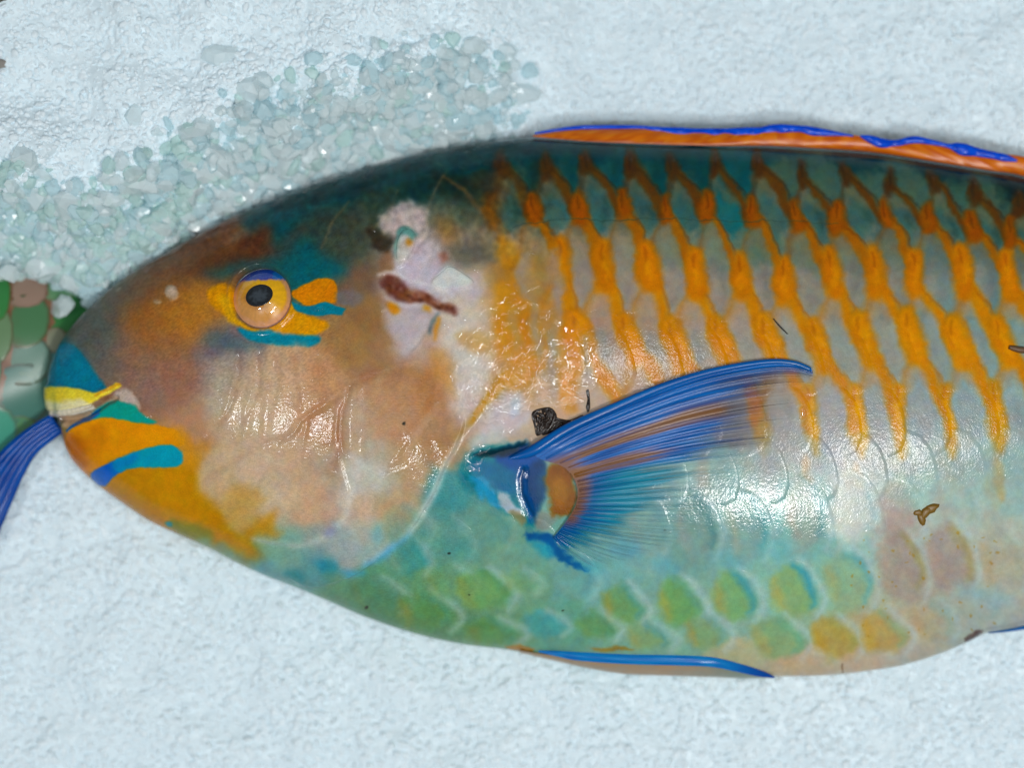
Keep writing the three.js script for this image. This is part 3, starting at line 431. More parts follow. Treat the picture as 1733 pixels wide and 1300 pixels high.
// eye socket
cover(Array.from({ length: 14 }, (_, k) => { const t = k / 14 * 2 * Math.PI; return [443 + Math.cos(t) * 62, 503 + Math.sin(t) * 64]; }), 3, 0, (i, k, d) => { RELIEF[i] += (0.9 * Math.exp(-(((d - 9) / 6) ** 2)) - 3.2 * sst(8, 18, d)) * mm; });
ridge(0.35, [[372, 480, 3], [364, 510, 3], [372, 535, 3], [392, 560, 3]], 2);
raise(0.5, [[282, 488], [300, 486], [304, 500], [290, 508], [281, 500]], 3);
// pectoral root
ridge(-0.5, [[886, 795, 3], [884, 830, 3], [895, 870, 3]], 3); ridge(-0.8, [[800, 775, 3], [850, 752, 3], [890, 745, 3]], 3); ridge(0.3, [[800, 800, 5], [830, 830, 6], [880, 875, 5]], 4);
// fine relief: grain of the wet skin, growth rings, wrinkles
for (let y = 0, i = 0; y < CH; y++) for (let x = 0; x < CW; x++, i++) {
  const head = sst(860, 760, x) , cheek = sst(330, 380, x) * head * sst(590, 620, y);
  let g = N2(x / 2.9, y / 2.1) * 0.75 + N2b(x / 6, y / 4.5) * 0.4 + N2(x / 14, y / 12) * 0.35;
  g += cheek * N2b((x + y * 0.3) / 16 + N2(x / 20, y / 20), y / 3.4) * 0.9;
  const rings = (1 - head) * Math.sin((y + WY[i] * 2.2 + N2(x / 90, y / 60) * 10) * 1.15) * 0.55 * sst(380, 480, y) * (0.5 + 0.5 * N2b(x / 45, y / 45));
  FINE[i] += (g + rings) * 0.02 * mm;
  const m = 1 + N2(x / 14, y / 14) * 0.025 + N2b(x / 2.8, y / 2.8) * (0.05 + 0.035 * head) + N2(x / 45, y / 45) * 0.03 + cheek * N2(x / 12 + 30, y / 3) * 0.04 + sst(640, 540, x) * sst(720, 640, y) * (N2((x * 0.85 - y * 0.5) / 13, (x * 0.5 + y * 0.85) / 3.2) * 0.07 + N2b(x / 8, y / 8) * 0.05) + sst(1000, 860, x) * sst(470, 400, y) * N2b(x / 18, y / 18) * 0.1, tint = N2b(x / 26, y / 26) * 4 + N2(x / 9, y / 9) * 2, green = N2(x / 33 + 70, y / 33) * 4;
  const vivid = sst(0.35, 0.75, 1 - Math.min(CR[i], CG[i], CB[i]) / (Math.max(CR[i], CG[i], CB[i]) + 1)), lum = 0.3 * CR[i] + 0.55 * CG[i] + 0.15 * CB[i], curve = 0.74 + 0.26 * sst(30, 160, lum);
  for (const A of [CR, CG, CB]) A[i] = clamp((lum + (A[i] - lum) * (1 + 0.14 * vivid)) * m * curve - 3 + (A === CR ? tint : A === CB ? -tint : green), 0, 255);
}
const tap = (A, x, y) => { x = clamp(x, 0, CW - 1.001); y = clamp(y, 0, CH - 1.001); const x0 = x | 0, y0 = y | 0, a = x - x0, b = y - y0, o = y0 * CW + x0; return (A[o] * (1 - a) + A[o + 1] * a) * (1 - b) + (A[o + CW] * (1 - a) + A[o + CW + 1] * a) * b; };

// ---------------------------------------------------------------- bodies: a flank is a loft between back and belly lines
function flank({ top, bot, half, y0 = 0, under = 0.55, uOf, sOf }) {
  const prof = (q) => Math.pow(Math.max(0, 1 - Math.pow(Math.abs(q), 2.15)), 0.56);
  const at = (u, t) => { const a = top(u), b = bot(u), q = -Math.cos(Math.PI * t), v = (a + b) / 2 + (b - a) / 2 * q, y = half(u) * prof(q); return [u, v, y]; };
  const world = ([u, v, y]) => [X(u), y0 + y * S, Z(v)];
  const normal = (u, t) => {
    const e = 1.5, f = 0.004, A = world(at(u + e, t)), B = world(at(u - e, t)), t1 = clamp(t + f, 0.002, 0.998), t0 = clamp(t - f, 0.001, 0.997), C = world(at(u, t1)), D = world(at(u, t0));
    const n = new THREE.Vector3(C[0] - D[0], C[1] - D[1], C[2] - D[2]).cross(new THREE.Vector3(A[0] - B[0], A[1] - B[1], A[2] - B[2])).normalize();
    return n.y < -0.2 ? n.negate() : n;
  };
  const chart = (u, v, y) => { const k = 1 - (y0 + y * S) / HIGH; return [U0 + (u - U0) / k, V0 + (v - V0) / k]; };   // flank point -> where the mid-plane chart names it
  const find = (uc, vc) => {
    let u = uc, v = vc, t = 0.5;
    for (let n = 0; n < 5; n++) {
      const a = top(u), b = bot(u), q = clamp((v - (a + b) / 2) / ((b - a) / 2 + 1e-6), -0.9995, 0.9995); t = Math.acos(-q) / Math.PI;
      const k = 1 - (y0 + half(u) * prof(q) * S) / HIGH; u = U0 + (uc - U0) * k; v = V0 + (vc - V0) * k;
    }
    return [u, t];
  };
  const place = (uc, vc, off = 0, relief) => {
    const [u, t] = find(uc, vc), p = world(at(u, t)), n = normal(u, t), d = off + (relief ? tap(relief, uc, vc) : 0);
    return { p: [p[0] + n.x * d, p[1] + n.y * d, p[2] + n.z * d], n, uv: [sOf(u), t] };
  };
  const body = (ns, nt, nb, relief) => {
    const pos = [], uv = [], idx = [], rows = nt + nb;
    for (let j = 0; j <= rows; j++) for (let i = 0; i <= ns; i++) {
      const s = i / ns, u = uOf(s), t = j <= nt ? j / nt : 1 - (j - nt) / nb, a = at(u, t);
      let p;
      if (j <= nt) { p = world(a); if (relief) { const c = chart(...a), fade = sst(0, 0.015, t) * sst(1, 0.985, t) * sst(0, 0.012, s), d = tap(relief, c[0], c[1]) * fade; if (d) { const n = normal(u, t); p = [p[0] + n.x * d, p[1] + n.y * d, p[2] + n.z * d]; } } }
      else p = world([a[0], a[1], -a[2] * under]);
      pos.push(...p); uv.push(s, t);
    }
    const w = ns + 1;
    for (let j = 0; j < rows; j++) for (let i = 0; i < ns; i++) { const a = j * w + i, b = a + 1, c = (j + 1 === rows ? 0 : j + 1) * w + i, d = c + 1; idx.push(a, c, b, b, c, d); }
    const g = new THREE.BufferGeometry();
    g.setAttribute('position', new THREE.Float32BufferAttribute(pos, 3)); g.setAttribute('uv', new THREE.Float32BufferAttribute(uv, 2));
    g.setIndex(idx); g.computeVertexNormals();
    return g;
  };
  const plate = (u, v, hw, hh, lean, low, high, relief, hue) => {   // one scale: a thin rounded plate, dipping under the scale ahead, proud at its trailing edge
    const rings = [0, 0.5, 0.82, 0.96, 1], seg = 14, pos = [], uv = [], col = [], idx = [];
    rings.forEach((r, k) => { for (let e = 0; e < (k ? seg : 1); e++) {
      const a = e / seg * 2 * Math.PI, x = Math.cos(a) * r, y = Math.sin(a) * r, sq = 1 / Math.pow(Math.abs(Math.cos(a)) ** 2.4 + Math.abs(Math.sin(a)) ** 2.4, 1 / 2.4);
      const off = k === rings.length - 1 ? -0.00015 : lerp(low, high, (x * sq + 1) / 2) * mm, q = place(u + x * sq * hw + y * hh * lean, v + y * sq * hh, off, relief);
      pos.push(...q.p); uv.push(...q.uv); if (hue) col.push(...hue(x, y));
    } });
    for (let e = 0; e < seg; e++) { const f = (e + 1) % seg; idx.push(0, 1 + f, 1 + e); for (let k = 1; k < rings.length - 1; k++) { const a = 1 + (k - 1) * seg + e, b = 1 + (k - 1) * seg + f, c = a + seg, d = b + seg; idx.push(a, b, c, b, d, c); } }
    const g = new THREE.BufferGeometry();
    g.setAttribute('position', new THREE.Float32BufferAttribute(pos, 3)); g.setAttribute('uv', new THREE.Float32BufferAttribute(uv, 2));
    if (hue) g.setAttribute('color', new THREE.Float32BufferAttribute(col, 3));
    g.setIndex(idx); g.computeVertexNormals();
    return g;
  };
  return { top, bot, at, place, chart, body, plate };
}

const backLine = along([[79, 668], [80, 650], [84, 628], [92, 603], [106, 574], [130, 543], [165, 507], [215, 467], [275, 431], [340, 393], [400, 364], [470, 334], [540, 309], [620, 284], [700, 263], [780, 246], [860, 236], [910, 232], [1000, 234], [1100, 238], [1200, 241], [1300, 245], [1400, 252], [1500, 262], [1600, 276], [1733, 300], [1900, 345], [2050, 410], [2150, 470], [2230, 520], [2290, 545], [2330, 550]]);
const bellyLine = along([[79, 668], [80, 682], [84, 694], [90, 702], [98, 708], [103, 714], [107, 726], [110, 745], [116, 766], [130, 787], [160, 816], [200, 846], [250, 880], [300, 904], [350, 926], [400, 952], [450, 975], [490, 990], [550, 1015], [620, 1045], [700, 1072], [780, 1090], [860, 1100], [920, 1112], [1000, 1126], [1060, 1134], [1150, 1139], [1230, 1142], [1300, 1145], [1400, 1143], [1450, 1138], [1520, 1127], [1580, 1110], [1640, 1085], [1665, 1072], [1700, 1067], [1733, 1060], [1900, 1010], [2050, 930], [2150, 850], [2230, 780], [2290, 745], [2330, 740]]);
const thick = along([[79, 2], [84, 20], [92, 36], [110, 58], [150, 82], [220, 110], [300, 132], [400, 151], [500, 163], [620, 172], [800, 178], [1000, 178], [1200, 172], [1400, 160], [1600, 142], [1733, 128], [1900, 100], [2100, 60], [2230, 38], [2330, 22]]);
const main = flank({
  top: backLine, bot: bellyLine, half: thick,
  uOf: (s) => s < 0.12 ? 79 + 121 * (s / 0.12) ** 2 : s < 0.9 ? 200 + (s - 0.12) * 2016.7 : 1773 + (s - 0.9) * 5570,
  sOf: (u) => u < 200 ? 0.12 * Math.sqrt(Math.max(0, u - 79) / 121) : u < 1773 ? 0.12 + (u - 200) / 2016.7 : 0.9 + (u - 1773) / 5570,
});
// skin textures, laid out along (length, girth)
const TW = 2048, TH = 1024, skinPixels = new Uint8Array(TW * TH * 4), bumpPixels = new Float32Array(TW * TH);
{
  const uAt = (s) => s < 0.12 ? 79 + 121 * (s / 0.12) ** 2 : s < 0.9 ? 200 + (s - 0.12) * 2016.7 : 1773 + (s - 0.9) * 5570;
  for (let i = 0; i < TW; i++) {
    const u = uAt((i + 0.5) / TW);
    for (let j = 0; j < TH; j++) {
      const c = main.chart(...main.at(u, (j + 0.5) / TH)), o = j * TW + i;
      skinPixels[o * 4] = tap(CR, c[0], c[1]); skinPixels[o * 4 + 1] = tap(CG, c[0], c[1]); skinPixels[o * 4 + 2] = tap(CB, c[0], c[1]); skinPixels[o * 4 + 3] = 255;
      bumpPixels[o] = tap(FINE, c[0], c[1]) * 1000;
    }
  }
}
const skinMap = new THREE.DataTexture(skinPixels, TW, TH); skinMap.colorSpace = THREE.SRGBColorSpace; skinMap.magFilter = THREE.LinearFilter; skinMap.needsUpdate = true;
const bumpMap = new THREE.DataTexture(bumpPixels, TW, TH, THREE.RedFormat, THREE.FloatType); bumpMap.magFilter = THREE.LinearFilter; bumpMap.needsUpdate = true;
const M = {
  skin: new THREE.MeshPhysicalMaterial({ name: 'wet_skin', map: skinMap, bumpMap, bumpScale: 1e-3, roughness: 0.13, ior: 1.4, specularIntensity: 0.62 }),
  blueFin: new THREE.MeshPhysicalMaterial({ name: 'blue_fin', vertexColors: true, roughness: 0.18, ior: 1.3 }),
  fin: new THREE.MeshPhysicalMaterial({ name: 'fin_membrane', vertexColors: true, roughness: 0.16, ior: 1.3, transparent: true }),
  glass: new THREE.MeshPhysicalMaterial({ name: 'clear_water', color: 0xffffff, transmission: 1, thickness: 0, roughness: 0.03, ior: 1.42 }),
  cornea: new THREE.MeshPhysicalMaterial({ name: 'cornea', color: 0xffffff, transmission: 1, thickness: 0, roughness: 0.03, ior: 1.5 }),
  vertex: new THREE.MeshPhysicalMaterial({ name: 'wet_pigment', vertexColors: true, roughness: 0.28, ior: 1.42 }),
};

// ---------------------------------------------------------------- the parrot-coloured fish
const fish = thing('fish', 'large wet fish with blue, orange and teal scales lying on its side on ice', 'fish');
const body = part('body', main.body(800, 420, 40, RELIEF), M.skin, fish);
for (const [u, v, hw, hh, lean, low] of SCALES) part('scale', main.plate(u, v, hw, hh, lean, low ? -0.12 : -0.06, low ? (u < 900 ? 0.08 : 0.12) : v < 640 ? 0.07 : 0.05, RELIEF), M.skin, body);

// eye
{
  const e = main.place(443, 503, -0.0018), eye = new THREE.Group(); eye.name = 'eye'; fish.add(eye);
  const n = e.n.clone(), x = new THREE.Vector3(1, 0, 0).addScaledVector(n, -n.x).normalize(), z = new THREE.Vector3().crossVectors(x, n);
  eye.position.set(...e.p); eye.quaternion.setFromRotationMatrix(new THREE.Matrix4().makeBasis(x, n, z));
  const RO = 0.0102, R = 0.0145, dome = (r, R0 = R) => Math.sqrt(R0 * R0 - r * r) - Math.sqrt(R0 * R0 - RO * RO);
  const disc = (nr, na, f) => grid(na, nr, (a, r) => f(r, a * 2 * Math.PI));
  part('iris', disc(26, 72, (r, a) => {
    const px = Math.cos(a) * r, pz = Math.sin(a) * r, wob = N2(px * 4, pz * 4) * 0.04, streak = N2(Math.cos(a) * 9, Math.sin(a) * 9 + r) * 0.8 + N2(px * 11, pz * 11) * 0.6;
    let c = mix3(linc('b87830'), linc('d89010'), sst(0.46, 0.56, r + wob));
    c = mix3(c, linc('f0b400'), sst(-0.5, 0.35, px * 0.7 - pz) * sst(0.88, 0.76, r));
    c = mix3(c, linc('d49a58'), sst(0.25, 0.8, pz - px * 0.7 + wob) * 0.85);
    c = mix3(c, linc('d8a078'), sst(0.78, 0.88, r + wob) * 0.8);
    c = mix3(c, linc('a8a4b4'), sst(0.93, 1, r) * 0.7);
    c = mix3(c, linc(px > 0.35 ? '0a68b8' : '0a36a4'), sst(-0.5, -0.58, pz + wob + px * px * 0.12));
    return { p: [px * RO, dome(r * RO), pz * RO], c: c.map((k) => k * (1 + streak * 0.12)) };
  }), M.vertex, eye);
  part('pupil', disc(8, 40, (r, a) => { const px = Math.cos(a) * r * 0.0046, pz = Math.sin(a) * r * 0.0037, q = 0.25, ex = px * Math.cos(q) + pz * Math.sin(q) - 0.0003, ez = -px * Math.sin(q) + pz * Math.cos(q); return { p: [ex, dome(Math.hypot(ex, ez)) + 0.00012 * (1 - r * r) + 0.00004, ez], c: mix3([0.045, 0.06, 0.075], [0.008, 0.011, 0.014], sst(0.2, 0.85, r + 0.25 * N2(ex * 600, ez * 600))) }; }), new THREE.MeshPhysicalMaterial({ vertexColors: true, roughness: 0.12 }), eye);
  part('cornea', disc(24, 64, (r, a) => ({ p: [Math.cos(a) * r * RO, dome(r * RO) + 0.0009 * (1 - r * r) + 0.00008 + N2(Math.cos(a) * r * 3, Math.sin(a) * r * 3) * 0.00006, Math.sin(a) * r * RO] })), M.cornea, eye);
  part('eye_rim', new THREE.TorusGeometry(RO * 1.015, 0.00042, 10, 80).rotateX(Math.PI / 2).translate(0, -0.0001, 0), new THREE.MeshPhysicalMaterial({ color: new THREE.Color(0.03, 0.045, 0.05), roughness: 0.25 }), eye);
}
// teeth: the beak plate showing between the lips
part('tooth_plate', grid(40, 6, (a, b) => { const u = lerp(88, 158, a), v = lerp(691 - 9 * a * a, 705 - 16 * a * a, b), q = main.place(u, v, 0.0011 * Math.sin(Math.PI * clamp(b * 0.9 + 0.05)) + 0.0001 * Math.sin(a * 60)); return { p: q.p, c: mix3(linc('ece4cc'), linc('cdb898'), b * 0.6 + 0.2 * N2(a * 20, b)) }; }), M.vertex, fish);

// ribbon: a fin folded against the body, between an inner and an outer line
function ribbon(inner, outer, thickness, hue, yOut, lift = 0.0004, n = 160, wave = 0) {
  const a = spline(inner, false, 4), b = spline(outer, false, 4), pick = (c, t) => { const x = t * (c.length - 1), i = Math.min(c.length - 2, Math.floor(x)), f = x - i; return [lerp(c[i][0], c[i + 1][0], f), lerp(c[i][1], c[i + 1][1], f)]; };
  const m = 14;
  return grid(m, n, (e, s) => {
    const A = pick(a, s), B = pick(b, s), ang = e * 2 * Math.PI, w = 0.5 - 0.5 * Math.cos(ang), th = Math.sin(ang) * thickness * (0.35 + 0.65 * Math.sin(Math.PI * clamp(s, 0.02, 0.98)));
    const pa = main.place(A[0], A[1], lift).p, pb = [X(B[0]), yOut(s), Z(B[1])], ripple = wave * N2(s * 22, w * 1.5);
    return { p: [lerp(pa[0], pb[0], w), lerp(pa[1], pb[1], w) + th + ripple + 0.0006 * Math.sin(Math.PI * w), lerp(pa[2], pb[2], w)], c: hue(s, w) };
  });
}
{
  const fin = new THREE.Group(); fin.name = 'dorsal_fin'; fish.add(fin);
  const inner = [[903, 234], [950, 238], [1000, 242], [1100, 246], [1200, 249], [1300, 249], [1375, 253], [1475, 260], [1600, 279], [1675, 291], [1733, 301], [1900, 349], [2050, 414]];
  const outer = [[900, 231], [965, 219], [1023, 217], [1095, 217], [1138, 221], [1225, 223], [1283, 221], [1317, 217], [1400, 225], [1462, 233], [1500, 241], [1542, 237], [1600, 248], [1670, 262], [1733, 268], [1900, 318], [2060, 395]];
  part('membrane', ribbon(inner, outer, 0.0008, (s, w) => { const k = 0.5 + 0.5 * N2(s * 30, w * 7 + s * 10), c = mix3(linc('c05000'), linc('e88008'), k); return mix3(mix3(c, linc('dc9020'), 0.6 * sst(0.5, 0.8, N2b(s * 40, w * 3))), linc('8a3c08'), sst(0.25, 0, w) * 0.6); }, () => 0.0032, 0.0005, 260, 0.00012), M.vertex, fin);
  const split = [[1085, 219], [1138, 230], [1176, 236], [1225, 234], [1254, 237], [1283, 234], [1311, 227], [1350, 225], [1375, 231], [1425, 232], [1440, 233]], edge = [[1085, 216], [1138, 219], [1176, 221], [1225, 221], [1254, 220], [1283, 219], [1311, 214], [1350, 216], [1375, 219], [1425, 228], [1440, 232]];
  const split2 = [[1452, 234], [1470, 244], [1487, 251], [1512, 249], [1542, 244], [1575, 247], [1600, 252], [1612, 258], [1625, 264], [1650, 266], [1675, 270], [1695, 274], [1715, 276]], edge2 = [[1452, 231], [1470, 233], [1487, 238], [1512, 240], [1542, 234], [1575, 240], [1600, 246], [1612, 245], [1625, 247], [1650, 254], [1675, 260], [1695, 264], [1715, 273]];
  const split0 = [[905, 229], [965, 222], [1023, 220], [1095, 220]], edge0 = [[905, 227], [965, 217], [1023, 214.5], [1095, 215.5]], split3 = [[1733, 285], [1800, 310], [1900, 338], [1960, 365]], edge3 = [[1733, 279], [1800, 296], [1900, 322], [1960, 355]];
  for (const [a, b] of [[split, edge], [split2, edge2], [split0, edge0], [split3, edge3]]) {
    const mid = spline(a.map((p, k) => [(p[0] + b[k][0]) / 2, (p[1] + b[k][1]) / 2, Math.max(1.6, (p[1] - b[k][1]) * 0.62)]), false, 4);
    part('blue_margin', tube(mid.map((p, k) => [X(p[0]), 0.0046 + N2(p[0] / 40, 3) * 0.0005, Z(p[1])]), (s) => { const q = mid[Math.round(s * (mid.length - 1))][2] * S; return [q, q * 0.25 + 0.0002]; }, 10, (s, t) => mix3(linc('0034b4'), linc('0458e8'), 0.5 + 0.5 * N2(s * 14, t))), M.blueFin, fin);
  }
}
{
  const fin = new THREE.Group(); fin.name = 'pelvic_fin'; fish.add(fin);
  part('membrane', ribbon([[880, 1099], [930, 1107], [988, 1114], [1060, 1120], [1146, 1122], [1204, 1125], [1247, 1133], [1300, 1142]], [[880, 1104], [944, 1119], [1000, 1131], [1060, 1140], [1146, 1143], [1204, 1145], [1250, 1147], [1306, 1147]], 0.0008, (s, w) => mix3(mix3(linc('b08a60'), linc('9c8c74'), 0.5 + 0.5 * N2(s * 9, w * 9)), linc('7f8c7c'), sst(0.5, 0.9, s)), () => 0.002, 0.0004, 120, 0.0002), M.vertex, fin);
  const mid = spline([[912, 1099, 1.5], [944, 1103, 5], [980, 1107, 8], [1060, 1112, 9], [1146, 1114, 9.5], [1204, 1117, 9], [1247, 1126, 8], [1285, 1136, 6], [1310, 1143, 1.5]], false, 4);
  part('leading_ray', tube(mid.map((p) => main.place(p[0], p[1], 0.0008).p), (s) => { const q = mid[Math.round(s * (mid.length - 1))][2] * S; return [q, q * 0.5]; }, 12, (s, t) => mix3(mix3(linc('0c84c8'), linc('0a64b8'), 0.5 + 0.5 * N2(s * 8, t)), linc('0848a0'), sst(0.65, 0.95, s))), M.blueFin, fin);
}
{
  const fin = new THREE.Group(); fin.name = 'anal_fin'; fish.add(fin);
  part('membrane', ribbon([[1668, 1068], [1733, 1056], [1850, 1022], [2000, 955]], [[1672, 1070], [1733, 1063], [1860, 1034], [2010, 972]], 0.0009, (s, w) => mix3(linc('0a70b8'), linc('0850a0'), w), () => 0.004, 0.0006, 60), M.blueFin, fin);
}
{
  const tail = new THREE.Group(); tail.name = 'tail_fin'; fish.add(tail);
  for (let k = 0; k < 12; k++) { const a = (k - 5.5) / 5.5, pts = []; for (let e = 0; e <= 12; e++) { const f = e / 12; pts.push([X(2300 + f * (330 + 50 * a * a)), -0.001 - 0.006 * f, Z(645 + a * (80 + f * 190))]); } part('fin_ray', tube(pts, (s) => [0.0016 * (1 - 0.6 * s), 0.001], 6, () => linc(k % 3 ? '0a74b8' : 'c87818')), M.blueFin, tail); }
  part('membrane', grid(40, 14, (a, b) => { const q = a * 2 - 1; return { p: [X(2290 + b * (340 + 50 * q * q)), -0.0014 - 0.006 * b + 0.0006 * Math.sin(a * 70), Z(645 + q * (82 + b * 190))], c: mix3(linc('1a8ca8'), linc('0a58b0'), Math.abs(q)) }; }), M.blueFin, tail);
}
// pectoral fin: a fan of rays with a clear membrane
{
  const fin = new THREE.Group(); fin.name = 'pectoral_fin'; fish.add(fin);
  const lead = spline([[860, 768], [900, 755], [960, 718], [1040, 682], [1120, 648], [1200, 623], [1290, 607], [1340, 608], [1370, 619]], false, 6);
  const roots = [[893, 764], [908, 770], [925, 777], [942, 783], [956, 790], [966, 800], [973, 812], [977, 826], [977, 840], [974, 853], [968, 865], [961, 876], [954, 886], [947, 895], [941, 902], [936, 908]];
  const tips = [[1371, 628], [1372, 640], [1368, 656], [1360, 678], [1350, 704], [1334, 732], [1312, 762], [1292, 790], [1270, 818], [1246, 846], [1222, 872], [1194, 896], [1160, 918], [1118, 938], [1060, 954], [1002, 966]];
  const N = roots.length, ray = (a, b) => {
    const x = a * (N - 1), i = Math.min(N - 2, Math.floor(x)), f = x - i, r = [lerp(roots[i][0], roots[i + 1][0], f), lerp(roots[i][1], roots[i + 1][1], f)], t = [lerp(tips[i][0], tips[i + 1][0], f), lerp(tips[i][1], tips[i + 1][1], f)];
    const L = lead[Math.round((0.1 + 0.9 * b) * (lead.length - 1))], fol = sst(0.22, 0, a);
    const bend = lerp(58, -10, Math.min(1, a * 1.5)), mx = (r[0] + t[0]) / 2 + bend * 0.25, my = (r[1] + t[1]) / 2 - bend, k = 1 - b;
    const c = [r[0] * k * k + 2 * mx * k * b + t[0] * b * b, r[1] * k * k + 2 * my * k * b + t[1] * b * b];
    return [lerp(c[0], L[0] + a * 60, fol), lerp(c[1], L[1] + 4 + a * 130 * (1 - 0.35 * b), fol)];
  };
  const high = (a, b) => (0.0007 + 0.0022 * (1 - a) * (1 - b * 0.65) + 0.0006 * (1 - b)) ;
  const hue = (a, b, streak) => {
    const n = N2(a * 26, b * 1.6) * 0.5 + N2b(a * 70, b * 2.5) * 0.4, q = b + n * 0.14;
    let c = mix3(linc('004898'), linc('0074c8'), 0.5 + 0.5 * N2(a * 60, b * 3)), al = 0.97;
    const ochre = sst(0.1, 0.02, b + n * 0.04) * sst(0.12, 0.2, a) * sst(0.85, 0.7, a);
    const band = (x0, x1, e = 0.02) => sst(x0 - e, x0 + e, a + n * 0.025) * sst(x1 + e, x1 - e, a + n * 0.025), low = sst(0.36, 0.44, a + n * 0.02);
    c = mix3(c, linc('8a5c0c'), 0.9 * band(0.17, 0.24 - 0.03 * b) * sst(0.02, 0.1, b) * sst(0.82, 0.62, q));
    c = mix3(c, linc('94640c'), 0.85 * band(0.31, 0.37) * sst(0.5, 0.3, q));
    c = mix3(c, linc('2c221c'), 0.75 * sst(0.58, 0.8, q) * sst(0.05, 0.12, a) * (1 - low));
    c = mix3(c, mix3(linc('005ca0'), linc('0f90ac'), sst(0.05, 0.32, q)), low);
    al = lerp(lerp(0.97, 0.3, sst(0.5, 0.85, q + a * 0.5 - 0.1) * sst(0.06, 0.14, a)), lerp(0.92, 0.07, sst(lerp(0.3, 0.1, sst(0.4, 1, a)), lerp(0.58, 0.36, sst(0.4, 1, a)), q + n * 0.1)), low);
    c = mix3(c, linc('8a5606'), ochre * 0.85);
    if (streak) { c = mix3(c, linc('7cb0b8'), low * sst(0.25, 0.6, b) * 0.7); c = mix3(c, linc('1c1612'), (1 - low) * sst(0.45, 0.7, b) * (n > -0.1 ? 0.6 : 0.1)); al = Math.max(al, lerp(0.85, 0.35, low)); }
    al *= lerp(1, 0.06, sst(0.72, 1, b) * sst(0.04, 0.14, a));
    return [...c, al];
  };
  part('membrane', grid(70, 150, (b, a) => { const r = ray(a, b), q = main.place(r[0], r[1], high(a, b) + 0.00016 * Math.cos(a * (N - 1) * 4 * Math.PI) * sst(0.02, 0.2, b), RELIEF); return { p: q.p, c: hue(a, b) }; }), M.fin, fin);
  part('leading_spine', tube(lead.map((p, k) => main.place(p[0], p[1] + 7, 0.0016 + 0.0016 * (1 - k / lead.length)).p), (s) => [lerp(0.0021, 0.0007, Math.pow(s, 0.8)) * sst(-0.02, 0.12, s), lerp(0.0014, 0.0003, s) * sst(-0.02, 0.12, s)], 12, (s, t) => mix3(mix3(linc('004490'), linc('006cbc'), 0.5 + 0.5 * N2(s * 3, t * 2)), linc('0a5a9c'), sst(0.75, 1, s))), M.blueFin, fin);
  for (let k = 0; k < 44; k++) {
    if (k < 15 && k % 3) continue;
    const a = clamp((k + 0.3 + (rnd() - 0.5) * 0.9) / 44, 0.004, 0.996), fat = 0.3 + 0.6 * rnd(), pts = [], e1 = a < 0.3 ? 1 : 0.98 - 0.1 * rnd();
    for (let e = 0; e <= 22; e++) { const b = 0.01 + e / 22 * (e1 - 0.01), r = ray(a, b); pts.push(main.place(r[0], r[1], high(a, b) + 0.00028, RELIEF).p); }
    part('fin_ray', tube(pts, (s) => [lerp(0.0004, 0.00011, s) * fat, lerp(0.00034, 0.0001, s) * fat], 5, (s) => hue(a, s * e1, true)), M.fin, fin);
  }
}
// torn places on the nape
function scrap(name, pts, off, hue, bumpy, mat = M.vertex, parent = fish) {   // a small patch of tissue with its own edge
  const c = spline(pts, true, 6), n = c.length, cu = c.reduce((s, p) => s + p[0], 0) / n, cv = c.reduce((s, p) => s + p[1], 0) / n;
  return part(name, grid(n, 16, (a, r) => { const p = c[Math.round(a * n) % n], rr = r, u = lerp(cu, p[0], rr), v = lerp(cv, p[1], rr), h = off * (1 - Math.pow(rr, 5)) + bumpy * (N2(u / 6, v / 6) + 0.5 * N2(u / 2.6, v / 2.6)) * (1 - rr ** 3) - (rr === 1 ? 0.0003 : 0), q = main.place(u, v, h, RELIEF); return { p: q.p, uv: q.uv, c: hue && hue(u, v, rr) }; }), mat, parent);
}
scrap('skin_flap', [[728, 479], [745, 462], [762, 450], [785, 462], [804, 478], [785, 489], [750, 490]], 0.0005, null, 0.00003, M.skin);
scrap('skin_flap', [[671, 440], [672, 410], [682, 390], [696, 388], [706, 402], [700, 425], [686, 444]], 0.0007, null, 0.00006, M.skin);
const axilMat = new THREE.MeshPhysicalMaterial({ name: 'dark_wet_tissue', vertexColors: true, roughness: 0.16, ior: 1.3 }), axilHue = (u, v) => mix3(linc('0c0806'), linc('2a1c14'), 0.5 + 0.5 * N2(u / 3, v / 3));
scrap('fin_axil', [[898, 702], [903, 694], [914, 690], [930, 688], [940, 695], [944, 706], [940, 720], [926, 730], [908, 740], [903, 722]], 0.0002, axilHue, 0.0003, axilMat);
scrap('fin_axil', [[936, 706], [948, 708], [965, 710], [988, 701], [986, 710], [962, 722], [936, 732], [915, 738], [925, 722]], 0.0002, axilHue, 0.0002, axilMat);
scrap('dark_streak', [[991, 660], [996, 657], [998, 670], [999, 690], [995, 700], [991, 690], [994, 676]], 0.0002, () => linc('1c1410'), 0.0002);

